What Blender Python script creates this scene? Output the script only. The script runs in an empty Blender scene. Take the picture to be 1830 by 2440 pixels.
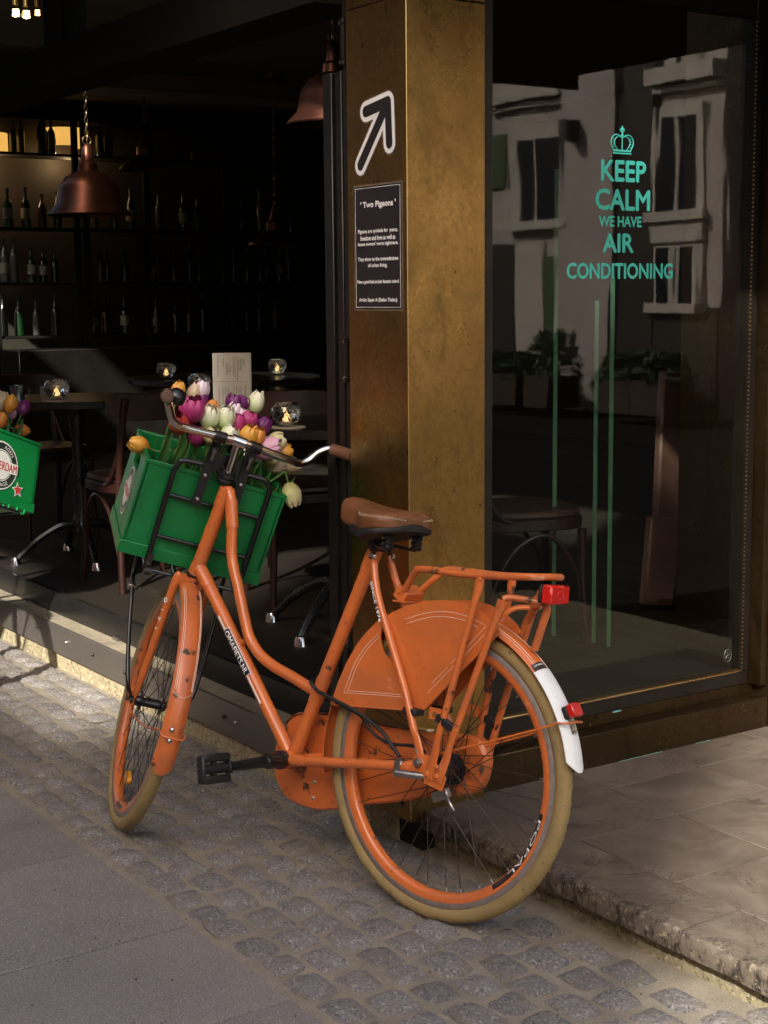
import bpy, bmesh, math, random
from math import sin, cos, pi, radians as rad, sqrt, atan2, hypot
from mathutils import Vector, Matrix, noise
V = Vector
random.seed(7)
sc = bpy.context.scene
COL = sc.collection

# ------------------------------------------------------------------ camera
cam_d = bpy.data.cameras.new('camera'); cam = bpy.data.objects.new('camera', cam_d); COL.objects.link(cam)
yaw, tilt, roll = rad(33.8987), rad(8.0151), rad(-.50067)
fw = V((sin(yaw) * cos(tilt), cos(yaw) * cos(tilt), -sin(tilt))); r0 = V((cos(yaw), -sin(yaw), 0)); u0 = r0.cross(fw)
r1 = cos(roll) * r0 + sin(roll) * u0; u1 = -sin(roll) * r0 + cos(roll) * u0
CAM = V((0, 0, 1.4596))
M = Matrix((r1, u1, -fw)).transposed().to_4x4(); M.translation = CAM; cam.matrix_world = M
cam_d.sensor_fit = 'VERTICAL'; cam_d.sensor_height = 36; cam_d.sensor_width = 27; cam_d.lens = 3638 / 2440 * 36
cam_d.clip_start = .05; cam_d.clip_end = 400
sc.camera = cam

# ------------------------------------------------------------------ light
SUN_AZ, SUN_EL = V((.79, .613)), rad(35)      # horizontal travel of the light, height of the sun
wd = bpy.data.worlds.new('World'); sc.world = wd; wd.use_nodes = True
nt = wd.node_tree; bg = nt.nodes['Background']
sky = nt.nodes.new('ShaderNodeTexSky'); sky.sky_type = 'NISHITA'; sky.sun_disc = False
sky.sun_elevation = SUN_EL; sky.sun_rotation = atan2(-SUN_AZ.x, -SUN_AZ.y); sky.air_density = 1.0; sky.dust_density = 3.0; sky.ozone_density = .6
hz = nt.nodes.new('ShaderNodeMix'); hz.data_type = 'RGBA'; hz.blend_type = 'MULTIPLY'; hz.inputs[0].default_value = 1; hz.inputs[7].default_value = (1.05, .985, .90, 1)   # hazy warm evening air
nt.links.new(sky.outputs[0], hz.inputs[6]); nt.links.new(hz.outputs[2], bg.inputs[0]); bg.inputs[1].default_value = .15
sl = bpy.data.lights.new('sun', 'SUN'); sl.energy = 4.4; sl.angle = rad(1.5); sl.color = (1, .95, .85)
so = bpy.data.objects.new('sun', sl); COL.objects.link(so)
so.rotation_euler = V((SUN_AZ.x * cos(SUN_EL), SUN_AZ.y * cos(SUN_EL), -sin(SUN_EL))).to_track_quat('-Z', 'Y').to_euler()
so.location = (-8, -6, 12)
vs = sc.view_settings; vs.view_transform = 'Standard'; vs.look = 'None'; vs.gamma = 1; vs.use_curve_mapping = False
vs.exposure = 1.42

# ------------------------------------------------------------------ mesh helpers
class MB:
    def __init__(s): s.v = []; s.f = []; s.m = []; s.mi = 0
    def add(s, vs, fs):
        o = len(s.v); s.v += [tuple(v) for v in vs]; s.f += [tuple(i + o for i in f) for f in fs]; s.m += [s.mi] * len(fs); return s
    def xf(s, mat):
        s.v = [tuple(mat @ V(v)) for v in s.v]; return s
    def join(s, o):
        n = len(s.v); s.v += o.v; s.f += [tuple(i + n for i in f) for f in o.f]; s.m += o.m; return s

def mesh(name, mb, mats, sharp=38, bevel=0):
    me = bpy.data.meshes.new(name); me.from_pydata([tuple(v) for v in mb.v], [], mb.f)
    bm = bmesh.new(); bm.from_mesh(me)
    for i, f in enumerate(bm.faces): f.material_index = mb.m[i]
    if bevel:
        es = [e for e in bm.edges if len(e.link_faces) == 2 and e.calc_face_angle(0) > rad(40)]
        bmesh.ops.bevel(bm, geom=es, offset=bevel, segments=1, affect='EDGES', clamp_overlap=True)
    bmesh.ops.recalc_face_normals(bm, faces=bm.faces)
    bm.to_mesh(me); bm.free()
    for m in (mats if isinstance(mats, (list, tuple)) else [mats]): me.materials.append(m)
    if sharp:
        me.polygons.foreach_set('use_smooth', [True] * len(me.polygons)); me.set_sharp_from_angle(angle=rad(sharp))
    return me

def obj(name, mb, mats, parent=None, loc=None, mat=None, sharp=38, bevel=0):
    me = mb if isinstance(mb, bpy.types.Mesh) else mesh(name, mb, mats, sharp, bevel)
    o = bpy.data.objects.new(name, me); COL.objects.link(o)
    if parent: o.parent = parent
    if mat is not None: o.matrix_local = mat
    elif loc is not None: o.location = loc
    return o

def empty(name, mat=None, loc=None):
    o = bpy.data.objects.new(name, None); COL.objects.link(o); o.empty_display_size = .1
    if mat is not None: o.matrix_world = mat
    elif loc is not None: o.location = loc
    return o

def tag(o, label=None, cat=None, group=None, kind=None):
    for k, v in (('label', label), ('category', cat), ('group', group), ('kind', kind)):
        if v: o[k] = v
    return o

def copy_tree(o, parent=None):
    c = o.copy(); COL.objects.link(c)
    c.parent = parent
    for ch in list(o.children): copy_tree(ch, c)
    return c

def box(mb, lo, hi):
    x0, y0, z0 = lo; x1, y1, z1 = hi
    return mb.add([(x0, y0, z0), (x1, y0, z0), (x1, y1, z0), (x0, y1, z0), (x0, y0, z1), (x1, y0, z1), (x1, y1, z1), (x0, y1, z1)],
                  [(0, 3, 2, 1), (4, 5, 6, 7), (0, 1, 5, 4), (1, 2, 6, 5), (2, 3, 7, 6), (3, 0, 4, 7)])
def B(lo, hi): return box(MB(), lo, hi)

def tube(mb, pts, r, seg=10, cap=True, flat=None):
    pts = [V(p) for p in pts]; n = len(pts); rs = r if isinstance(r, (list, tuple)) else [r] * n
    T = []
    for i in range(n):
        t = (pts[min(i + 1, n - 1)] - pts[max(i - 1, 0)]); T.append(t.normalized())
    a = T[0].orthogonal().normalized() if flat is None else (V(flat) - T[0] * T[0].dot(V(flat))).normalized()
    vs = []; fs = []
    for i in range(n):
        a = (a - T[i] * a.dot(T[i])).normalized(); b = T[i].cross(a)
        ri = rs[i]; ra, rb = ri if isinstance(ri, (tuple, list)) else (ri, ri)
        for k in range(seg):
            th = 2 * pi * k / seg; vs.append(pts[i] + a * ra * cos(th) + b * rb * sin(th))
    for i in range(n - 1):
        for k in range(seg):
            k2 = (k + 1) % seg; fs.append((i * seg + k, i * seg + k2, (i + 1) * seg + k2, (i + 1) * seg + k))
    if cap: fs += [tuple(range(seg))[::-1], tuple((n - 1) * seg + k for k in range(seg))]
    return mb.add(vs, fs)

def smooth(pts, k=6):
    pts = [V(p) for p in pts]; P = [2 * pts[0] - pts[1]] + pts + [2 * pts[-1] - pts[-2]]; out = []
    for i in range(1, len(P) - 2):
        for j in range(k):
            t = j / k; a, b, c, d = P[i - 1:i + 3]
            out.append(.5 * ((2 * b) + (c - a) * t + (2 * a - 5 * b + 4 * c - d) * t * t + (3 * b - a - 3 * c + d) * t ** 3))
    return out + [pts[-1]]

def lathe(mb, prof, seg=24, M=None, a0=0, a1=2 * pi):
    """prof: (radius, z) round local Z"""
    full = abs(a1 - a0 - 2 * pi) < 1e-6; ns = seg if full else seg + 1; vs = []; fs = []; n = len(prof)
    for r, z in prof:
        for k in range(ns):
            th = a0 + (a1 - a0) * k / seg; p = V((r * cos(th), r * sin(th), z)); vs.append(M @ p if M else p)
    for i in range(n - 1):
        for k in range(seg):
            k2 = (k + 1) % ns; fs.append((i * ns + k, i * ns + k2, (i + 1) * ns + k2, (i + 1) * ns + k))
    return mb.add(vs, fs)
RY = Matrix.Rotation(-pi / 2, 4, 'X')       # lathe Z -> local Y

def prism(mb, poly, fn, t0, t1):
    """poly 2D loop, fn(a,b,t)->3D"""
    n = len(poly); vs = [fn(a, b, t0) for a, b in poly] + [fn(a, b, t1) for a, b in poly]
    fs = [tuple(range(n))[::-1], tuple(range(n, 2 * n))] + [(i, (i + 1) % n, n + (i + 1) % n, n + i) for i in range(n)]
    return mb.add(vs, fs)

def plate_hole(outer, holes, fn, t0, t1):
    """flat plate with holes, thickness t0..t1"""
    bm = bmesh.new(); loops = []
    for lp in [outer] + holes:
        vv = [bm.verts.new((a, b, 0)) for a, b in lp]; loops.append(vv)
        for i in range(len(vv)): bm.edges.new((vv[i], vv[(i + 1) % len(vv)]))
    bmesh.ops.triangle_fill(bm, use_beauty=True, edges=bm.edges[:])
    bm.verts.index_update(); P = [(v.co.x, v.co.y) for v in bm.verts]; F = [tuple(v.index for v in f.verts) for f in bm.faces]; n = len(P)
    mb = MB(); mb.add([fn(a, b, t0) for a, b in P] + [fn(a, b, t1) for a, b in P], [f[::-1] for f in F] + [tuple(i + n for i in f) for f in F])
    for vv in loops:
        idx = [v.index for v in vv]
        mb.add([], []); mb.f += [(idx[i], idx[(i + 1) % len(idx)], idx[(i + 1) % len(idx)] + n, idx[i] + n) for i in range(len(idx))]; mb.m += [mb.mi] * len(idx)
    bm.free(); return mb

def cyl(mb, p0, p1, r, seg=12): return tube(mb, [p0, p1], r, seg)

FONT_CACHE = {}
def glyphs(body, align='CENTER', spacing=1.0):
    key = (body, align, spacing)
    if key not in FONT_CACHE:
        cu = bpy.data.curves.new('t', 'FONT'); cu.body = body; cu.align_x = align; cu.resolution_u = 3; cu.space_character = spacing
        ob = bpy.data.objects.new('t', cu); COL.objects.link(ob)
        dg = bpy.context.evaluated_depsgraph_get(); me = bpy.data.meshes.new_from_object(ob.evaluated_get(dg))
        FONT_CACHE[key] = ([tuple(v.co) for v in me.vertices], [tuple(p.vertices) for p in me.polygons])
        bpy.data.objects.remove(ob); bpy.data.curves.remove(cu); bpy.data.meshes.remove(me)
    return FONT_CACHE[key]

def glyphs_cut(body, nx=0, ny=0, align='CENTER'):
    """letters cut into strips so that they can follow a curved surface"""
    vs, fs = glyphs(body, align); bm = bmesh.new(); bv = [bm.verts.new(v) for v in vs]
    for f in fs:
        try: bm.faces.new([bv[i] for i in f])
        except ValueError: pass
    x0 = min(v[0] for v in vs); x1 = max(v[0] for v in vs); y0 = min(v[1] for v in vs); y1 = max(v[1] for v in vs)
    for n, a, b, ax in ((nx, x0, x1, (1, 0, 0)), (ny, y0, y1, (0, 1, 0))):
        for i in range(1, n):
            k = a + (b - a) * i / n; bmesh.ops.bisect_plane(bm, geom=bm.verts[:] + bm.edges[:] + bm.faces[:], plane_co=(k * ax[0], k * ax[1], 0), plane_no=ax)
    bm.verts.index_update(); r = ([tuple(v.co) for v in bm.verts], [tuple(v.index for v in f.verts) for f in bm.faces]); bm.free(); return r

def text(mb, body, org, right, up, w=None, h=None, bold=0, spacing=1.0):
    """flat letters with centre org; fitted to w x h (metres, h = height of the ink)"""
    vs, fs = glyphs(body, 'CENTER', spacing); x0 = min(v[0] for v in vs); x1 = max(v[0] for v in vs); y0 = min(v[1] for v in vs); y1 = max(v[1] for v in vs)
    sx = w / (x1 - x0) if w else h / (y1 - y0); sy = h / (y1 - y0) if h else sx
    right = V(right); up = V(up); org = V(org); nn = right.cross(up)
    offs = [(0, 0)] if not bold else [(-bold, 0), (bold, 0), (0, -bold), (0, bold)]
    for j, (ox, oy) in enumerate(offs):
        mb.add([org + right * ((v[0] - (x0 + x1) / 2) * sx + ox) + up * ((v[1] - (y0 + y1) / 2) * sy + oy) + nn * (j * .00012) for v in vs], fs)
    return mb

def text_arc(mb, body, fn, r, a0, a1, h):
    """letters along an arc, tops outward when angle grows in reading direction; fn(radius, angle)->3D"""
    vs, fs = glyphs_cut(body, 24, 3, 'LEFT'); x0 = min(v[0] for v in vs); x1 = max(v[0] for v in vs); y1 = max(v[1] for v in vs); y0 = min(v[1] for v in vs)
    return mb.add([fn(r + (v[1] - y0) / (y1 - y0) * h * (1 if (a1 - a0) * 1 else 1), a0 + (a1 - a0) * (v[0] - x0) / (x1 - x0)) for v in vs], fs)

# ------------------------------------------------------------------ materials
def new_mat(name):
    m = bpy.data.materials.new(name); m.use_nodes = True; nt = m.node_tree
    return m, nt, nt.nodes['Principled BSDF']
def nd(nt, t, **k):
    n = nt.nodes.new(t)
    for a, b in k.items():
        if a.startswith('i_'): n.inputs[a[2:].replace('_', ' ')].default_value = b
        else: setattr(n, a, b)
    return n
def ramp(nt, src, p0, p1, c0=(0, 0, 0, 1), c1=(1, 1, 1, 1)):
    r = nt.nodes.new('ShaderNodeValToRGB'); e = r.color_ramp.elements; e[0].position = p0; e[1].position = p1; e[0].color = c0; e[1].color = c1
    nt.links.new(src, r.inputs[0]); return r.outputs[0]
def coord(nt, scale=(1, 1, 1), kind='Object'):
    tc = nt.nodes.new('ShaderNodeTexCoord'); mp = nt.nodes.new('ShaderNodeMapping'); mp.inputs['Scale'].default_value = scale
    nt.links.new(tc.outputs[kind], mp.inputs[0]); return mp.outputs[0]
def noise_t(nt, co, scale, detail=6, rough=.6, dist=0):
    n = nd(nt, 'ShaderNodeTexNoise'); n.inputs['Scale'].default_value = scale; n.inputs['Detail'].default_value = detail; n.inputs['Roughness'].default_value = rough; n.inputs['Distortion'].default_value = dist
    nt.links.new(co, n.inputs['Vector']); return n.outputs['Fac']
def mix(nt, fac, a, b):
    m = nt.nodes.new('ShaderNodeMix'); m.data_type = 'RGBA'
    for s, v in ((m.inputs[6], a), (m.inputs[7], b)):
        if isinstance(v, tuple): s.default_value = v
        else: nt.links.new(v, s)
    if isinstance(fac, (int, float)): m.inputs[0].default_value = fac
    else: nt.links.new(fac, m.inputs[0])
    return m.outputs[2]
def c4(c, k=1): return (c[0] * k, c[1] * k, c[2] * k, 1)

def pm(name, col, rough=.5, metal=0, var=.15, vs=6, bump=0, bs=200, bdist=.001, coat=0, spots=(), rvar=.1, stretch=(1, 1, 1), trans=0, ior=1.5, spec=.5, sheen=0):
    """principled with noise-varied colour, worn spots and fine relief. spots: (colour, scale, lo, hi, rough)"""
    m, nt, p = new_mat(name); co = coord(nt, stretch)
    f = noise_t(nt, co, vs, 8, .65)
    c = mix(nt, ramp(nt, f, .3, .7), c4(col, 1 - var), c4(col, 1 + var))
    ro = nd(nt, 'ShaderNodeMapRange'); nt.links.new(noise_t(nt, co, vs * 2.3, 5), ro.inputs[0]); ro.inputs[3].default_value = max(.02, rough - rvar); ro.inputs[4].default_value = min(1, rough + rvar)
    rout = ro.outputs[0]
    for i, (sc_, ss, lo, hi, sr) in enumerate(spots):
        k = ramp(nt, noise_t(nt, coord(nt, (stretch[0], stretch[1] + .01 * i, stretch[2])), ss, 7, .62), lo, hi)
        c = mix(nt, k, c, c4(sc_))
        mm = nd(nt, 'ShaderNodeMix', data_type='FLOAT'); nt.links.new(k, mm.inputs[0]); nt.links.new(rout, mm.inputs[2]); mm.inputs[3].default_value = sr; rout = mm.outputs[0]
    nt.links.new(c, p.inputs['Base Color']); nt.links.new(rout, p.inputs['Roughness'])
    p.inputs['Metallic'].default_value = metal; p.inputs['Coat Weight'].default_value = coat; p.inputs['Coat Roughness'].default_value = .12
    p.inputs['Transmission Weight'].default_value = trans; p.inputs['IOR'].default_value = ior; p.inputs['Specular IOR Level'].default_value = spec
    if bump:
        b = nd(nt, 'ShaderNodeBump'); b.inputs['Strength'].default_value = bump; b.inputs['Distance'].default_value = bdist
        nt.links.new(noise_t(nt, co, bs, 5, .6), b.inputs['Height']); nt.links.new(b.outputs[0], p.inputs['Normal'])
    return m

def emit(name, col, s, var=.25, vs=30):
    m, nt, p = new_mat(name); f = noise_t(nt, coord(nt), vs, 4)
    c = mix(nt, ramp(nt, f, .2, .8), c4(col, 1 - var), c4(col, 1 + var))
    p.inputs['Base Color'].default_value = (.02, .02, .02, 1); nt.links.new(c, p.inputs['Emission Color']); p.inputs['Emission Strength'].default_value = s
    return m

RUST = (.07, .03, .015)
M_ORANGE = pm('orange_paint', (.60, .150, .034), .30, var=.09, vs=9, coat=.5, bump=.12, bs=260, bdist=.0006,
              spots=[((.44, .125, .04), 5, .5, .75, .5), ((.10, .035, .014), 30, .67, .72, .8), ((.66, .32, .22), 16, .67, .73, .5)])
M_ORANGE_WORN = pm('orange_paint_worn', (.54, .132, .030), .38, var=.14, vs=7, coat=.3, bump=.2, bs=180, bdist=.0008,
              spots=[((.36, .10, .035), 6, .5, .75, .6), ((.05, .028, .016), 17, .60, .65, .8), ((.66, .32, .22), 11, .66, .73, .5), ((.04, .02, .012), 70, .68, .72, .8)])
M_TYRE = pm('tan_rubber', (.27, .19, .075), .75, var=.14, vs=18, bump=.5, bs=420, bdist=.0012, spots=[((.17, .125, .065), 9, .5, .75, .85), ((.11, .085, .05), 45, .6, .7, .9)])
M_BEAD = pm('tyre_reflex_band', (.20, .165, .155), .4, var=.25, vs=60, bump=.2, bs=300)
M_CHROME = pm('chrome', (.62, .60, .58), .14, 1, var=.06, vs=14, rvar=.07, spots=[((.20, .15, .11), 60, .66, .76, .5)])
M_STEEL = pm('dull_steel', (.42, .40, .37), .38, 1, var=.12, vs=30)
M_BLACKPAINT = pm('black_gloss_paint', (.008, .008, .009), .3, var=.3, vs=20, coat=.3, bump=.1, bs=200, spots=[((.09, .08, .07), 40, .72, .78, .6)])
M_BLACKPLASTIC = pm('black_plastic', (.011, .011, .012), .55, var=.3, vs=25, bump=.3, bs=500)
M_SPOKE = pm('spoke_steel', (.055, .045, .038), .5, .7, var=.3, vs=50)
M_WHITE = pm('white_paint', (.74, .76, .76), .4, var=.06, vs=10, coat=.1, bump=.1, bs=200, spots=[((.56, .54, .49), 9, .5, .8, .6), ((.30, .24, .18), 60, .68, .73, .7)])
M_PIN = pm('cream_pinstripe', (.80, .62, .50), .5, var=.05, vs=20)
M_LEATHER = pm('brown_leather', (.165, .062, .024), .42, var=.16, vs=16, bump=.35, bs=380, bdist=.0008, coat=.08)
M_GRIP = pm('brown_grip_leather', (.17, .075, .04), .6, var=.2, vs=40, bump=.5, bs=120, bdist=.001)
M_GRIPDARK = pm('dark_grip_leather', (.10, .05, .028), .6, var=.2, vs=40, bump=.4, bs=160, bdist=.001)
M_THREAD = pm('pale_thread', (.60, .46, .30), .8, var=.2, vs=300)
M_REDLENS = pm('red_lens', (.55, .012, .008), .15, var=.1, vs=20, coat=.6, bump=.6, bs=90, bdist=.002)
M_AMBER = pm('amber_reflector', (.75, .30, .02), .2, var=.15, vs=30, bump=.5, bs=200)
M_GREEN = pm('green_crate_plastic', (.003, .165, .036), .42, var=.2, vs=7, bump=.15, bs=120, bdist=.001, spots=[((.03, .26, .10), 9, .62, .9, .5), ((.05, .13, .06), 40, .66, .72, .6), ((.002, .06, .02), 3, .5, .75, .5)])
M_STICKW = pm('sticker_white', (.66, .64, .60), .5, var=.08, vs=30)
M_STICKK = pm('sticker_dark_green', (.018, .03, .018), .5, var=.2, vs=30)
M_STICKR = pm('sticker_red', (.45, .035, .03), .5, var=.15, vs=30)
M_BLACKSIGN = pm('sign_black', (.018, .014, .016), .38, var=.3, vs=8, rvar=.12)
M_SIGNWHITE = pm('sign_white', (.86, .86, .84), .5, var=.04, vs=20)
M_FILM = pm('clear_film_edge', (.17, .12, .075), .35, var=.2, vs=40, bump=.3, bs=120)
M_TEAL = pm('teal_vinyl', (.05, .46, .40), .6, var=.1, vs=12)
M_STEM = pm('tulip_stem', (.10, .20, .045), .5, var=.2, vs=30)
M_LEAF = pm('tulip_leaf', (.045, .125, .025), .45, var=.35, vs=25, bump=.3, bs=90, stretch=(1, 1, .2))

def tulip_mat(name, c_base, c_tip, streak=(.5, .5, .5), ks=.25):
    m, nt, p = new_mat(name); tc = nd(nt, 'ShaderNodeTexCoord'); sx = nd(nt, 'ShaderNodeSeparateXYZ'); nt.links.new(tc.outputs['Object'], sx.inputs[0])
    mr = nd(nt, 'ShaderNodeMapRange'); nt.links.new(sx.outputs[2], mr.inputs[0]); mr.inputs[1].default_value = .004; mr.inputs[2].default_value = .055
    co = coord(nt, (140, 140, 14)); f = noise_t(nt, co, 1, 4)
    ad = nd(nt, 'ShaderNodeMath', operation='MULTIPLY_ADD'); nt.links.new(f, ad.inputs[0]); ad.inputs[1].default_value = .9; nt.links.new(mr.outputs[0], ad.inputs[2])
    sb = nd(nt, 'ShaderNodeMath', operation='SUBTRACT'); nt.links.new(ad.outputs[0], sb.inputs[0]); sb.inputs[1].default_value = .45
    c = mix(nt, sb.outputs[0], c4(c_base), c4(c_tip)); c = mix(nt, ramp(nt, noise_t(nt, co, 1.7, 3), .52, .75, (0, 0, 0, 1), (ks, ks, ks, 1)), c, c4(streak))
    nt.links.new(c, p.inputs['Base Color']); p.inputs['Roughness'].default_value = .45; p.inputs['Subsurface Weight'].default_value = .15; p.inputs['Subsurface Radius'].default_value = (.01, .006, .004)
    return m
TUL = dict(
    white=tulip_mat('petal_white_green', (.46, .58, .20), (.84, .84, .64), (.55, .62, .30)),
    cream=tulip_mat('petal_cream', (.40, .38, .13), (.78, .70, .40), (.52, .48, .22)),
    yellow=tulip_mat('petal_orange_yellow', (.62, .22, .03), (.74, .40, .06), (.60, .12, .02)),
    orange=tulip_mat('petal_flame_orange', (.62, .14, .03), (.68, .30, .05), (.50, .06, .03)),
    red=tulip_mat('petal_red', (.50, .06, .03), (.45, .05, .04), (.30, .02, .04)),
    magenta=tulip_mat('petal_magenta', (.30, .02, .10), (.46, .035, .18), (.70, .30, .42)),
    purple=tulip_mat('petal_purple', (.12, .012, .10), (.15, .015, .125), (.30, .06, .26)),
    pink=tulip_mat('petal_pink', (.50, .20, .30), (.74, .42, .54), (.82, .64, .70)),
    blush=tulip_mat('petal_blush_white', (.62, .42, .46), (.88, .74, .80), (.72, .48, .56)),
    beige=tulip_mat('petal_pale_beige', (.50, .38, .22), (.62, .50, .34), (.45, .36, .20)))

# metal cladding
def brass_mat(name, col, r0, r1, dark, aniso=0.0, k=1.0):
    m, nt, p = new_mat(name); co1 = coord(nt); co = coord(nt, (1, 1, .6))
    f1 = noise_t(nt, co, 3.2, 10, .68, .3); f2 = noise_t(nt, co1, 75, 8, .75); f3 = noise_t(nt, coord(nt, (1, 1, .55)), 9, 10, .72, .5); f4 = noise_t(nt, co1, 240, 3, .6)
    c = mix(nt, ramp(nt, f1, .32, .68), c4(col, .62), c4(col, 1.2)); c = mix(nt, ramp(nt, f3, .52, .72, (0, 0, 0, 1), (k * .7, k * .7, k * .7, 1)), c, c4(dark)); c = mix(nt, ramp(nt, f2, .45, .75), c, c4(col, .55)); c = mix(nt, ramp(nt, f4, .4, .7, (0, 0, 0, 1), (.4, .4, .4, 1)), c, c4(col, .6))
    sc1 = ramp(nt, noise_t(nt, coord(nt, (1, 1, .5)), 150, 3, .5), .735, .765); c = mix(nt, sc1, c, (.62, .48, .26, 1))
    scr = noise_t(nt, coord(nt, (1, 1, .25)), 26, 2, .4, 3.5); sb_ = nd(nt, 'ShaderNodeMath', operation='SUBTRACT'); nt.links.new(scr, sb_.inputs[0]); sb_.inputs[1].default_value = .5; ab_ = nd(nt, 'ShaderNodeMath', operation='ABSOLUTE'); nt.links.new(sb_.outputs[0], ab_.inputs[0])
    l_ = ramp(nt, ab_.outputs[0], 0, .006, (1, 1, 1, 1), (0, 0, 0, 1)); ms = ramp(nt, noise_t(nt, co1, 4.5, 3), .56, .66); mu = nd(nt, 'ShaderNodeMath', operation='MULTIPLY'); nt.links.new(l_, mu.inputs[0]); nt.links.new(ms, mu.inputs[1]); c = mix(nt, mu.outputs[0], c, (.45, .30, .13, 1))
    sm = ramp(nt, noise_t(nt, coord(nt, (1, 1, .7)), 21, 4, .55, .6), .70, .74); c = mix(nt, sm, c, (.02, .013, .007, 1))
    nt.links.new(c, p.inputs['Base Color']); p.inputs['Metallic'].default_value = 1; p.inputs['Anisotropic'].default_value = aniso
    ro = nd(nt, 'ShaderNodeMapRange'); nt.links.new(f3, ro.inputs[0]); ro.inputs[1].default_value = .3; ro.inputs[2].default_value = .7; ro.inputs[3].default_value = r0; ro.inputs[4].default_value = r1; nt.links.new(ro.outputs[0], p.inputs['Roughness'])
    b = nd(nt, 'ShaderNodeBump'); b.inputs['Strength'].default_value = .3; b.inputs['Distance'].default_value = .001; nt.links.new(noise_t(nt, co1, 130, 5), b.inputs['Height']); nt.links.new(b.outputs[0], p.inputs['Normal'])
    return m
M_BRASS = brass_mat('aged_brass', (.44, .26, .085), .22, .40, (.13, .072, .028))
M_BRONZE = brass_mat('streaked_bronze', (.10, .064, .031), .36, .62, (.045, .026, .014), k=1.2)
M_TRIM = pm('brass_edge', (.75, .50, .20), .3, 1, var=.1, vs=20)
M_DARKMETAL = pm('dark_bronze_frame', (.030, .024, .020), .38, .6, var=.25, vs=10, bump=.1, bs=200)
M_BLACKMETAL = pm('black_steel', (.020, .018, .017), .33, .5, var=.3, vs=14, spots=[((.10, .09, .07), 50, .72, .78, .6)])
M_KICK = pm('brushed_kick_plate', (.21, .185, .165), .42, .75, var=.12, vs=5, bump=.1, bs=300, stretch=(1, .3, 1), spots=[((.10, .08, .065), 9, .62, .75, .7)])
M_LEDGE = pm('cement_ledge', (.22, .185, .13), .9, var=.3, vs=9, bump=.8, bs=60, bdist=.004)
M_VERDI = pm('verdigris', (.16, .42, .36), .85, var=.3, vs=60, bump=.4, bs=200)

def stone_mat(name, cols, sp_dark, sp_light, rough, gs, bump, bs, bd, sand=None, csc=1.0, blot=11, vv=(.78, 1.2)):
    """speckled stone; csc rescales the local coordinates of pieces that are scaled as objects; sand = dust creeping in from the joints"""
    m, nt, p = new_mat(name); raw = coord(nt); co = coord(nt, (csc, csc, 1)); oi = nd(nt, 'ShaderNodeObjectInfo')
    ad = nd(nt, 'ShaderNodeVectorMath', operation='ADD'); nt.links.new(co, ad.inputs[0]); cb = nd(nt, 'ShaderNodeVectorMath', operation='SCALE'); cb.inputs[0].default_value = (37, 19, 11); nt.links.new(oi.outputs['Random'], cb.inputs['Scale']); nt.links.new(cb.outputs[0], ad.inputs[1]); co = ad.outputs[0]
    c = mix(nt, ramp(nt, noise_t(nt, co, blot, 8, .65), .3, .7), c4(cols[0]), c4(cols[1]))
    c = mix(nt, ramp(nt, noise_t(nt, co, gs, 4, .65), .54, .64), c, c4(sp_light)); c = mix(nt, ramp(nt, noise_t(nt, co, gs * 1.37, 4, .65), .54, .64), c, c4(sp_dark))
    hv = nd(nt, 'ShaderNodeHueSaturation'); mr = nd(nt, 'ShaderNodeMapRange'); nt.links.new(oi.outputs['Random'], mr.inputs[0]); mr.inputs[3].default_value = vv[0]; mr.inputs[4].default_value = vv[1]; nt.links.new(mr.outputs[0], hv.inputs['Value']); nt.links.new(c, hv.inputs['Color']); c = hv.outputs[0]
    h = noise_t(nt, co, bs, 8, .72)
    if sand:
        sx = nd(nt, 'ShaderNodeSeparateXYZ'); nt.links.new(raw, sx.inputs[0]); ab = []
        for q in (0, 1):
            k = nd(nt, 'ShaderNodeMath', operation='ABSOLUTE'); nt.links.new(sx.outputs[q], k.inputs[0]); ab.append(k.outputs[0])
        mxn = nd(nt, 'ShaderNodeMath', operation='MAXIMUM'); nt.links.new(ab[0], mxn.inputs[0]); nt.links.new(ab[1], mxn.inputs[1])
        md_ = nd(nt, 'ShaderNodeMath', operation='MULTIPLY_ADD'); nt.links.new(noise_t(nt, co, 34, 7, .7), md_.inputs[0]); md_.inputs[1].default_value = .62; nt.links.new(mxn.outputs[0], md_.inputs[2])
        f = ramp(nt, md_.outputs[0], .70, .84); d2 = nd(nt, 'ShaderNodeMath', operation='MULTIPLY'); nt.links.new(ramp(nt, noise_t(nt, co, 20, 9, .75), .46, .66), d2.inputs[0]); d2.inputs[1].default_value = .75; m2 = nd(nt, 'ShaderNodeMath', operation='MAXIMUM'); nt.links.new(f, m2.inputs[0]); nt.links.new(d2.outputs[0], m2.inputs[1]); f = m2.outputs[0]
        s2 = mix(nt, ramp(nt, noise_t(nt, co, 300, 3), .45, .6), c4(sand, .75), c4(sand, 1.1)); c = mix(nt, f, c, s2)
    nt.links.new(c, p.inputs['Base Color']); p.inputs['Roughness'].default_value = rough
    b = nd(nt, 'ShaderNodeBump'); b.inputs['Strength'].default_value = bump; b.inputs['Distance'].default_value = bd; nt.links.new(h, b.inputs['Height']); nt.links.new(b.outputs[0], p.inputs['Normal'])
    return m
M_COBBLE = stone_mat('granite_cobble', ((.170, .155, .152), (.285, .262, .258)), (.075, .070, .075), (.46, .43, .39), .82, 110, 1.0, 70, .014, (.27, .225, .155), csc=.12, blot=26, vv=(.82, 1.18))
M_SLAB = stone_mat('grey_paving_slab', ((.142, .126, .112), (.205, .184, .165)), (.055, .048, .044), (.38, .345, .305), .85, 300, .5, 200, .0015, blot=2.2, vv=(.90, 1.10))
M_BASEC = stone_mat('sandstone_base', ((.20, .165, .10), (.34, .285, .175)), (.10, .08, .04), (.44, .38, .25), .9, 60, .6, 45, .004, blot=7)

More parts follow.
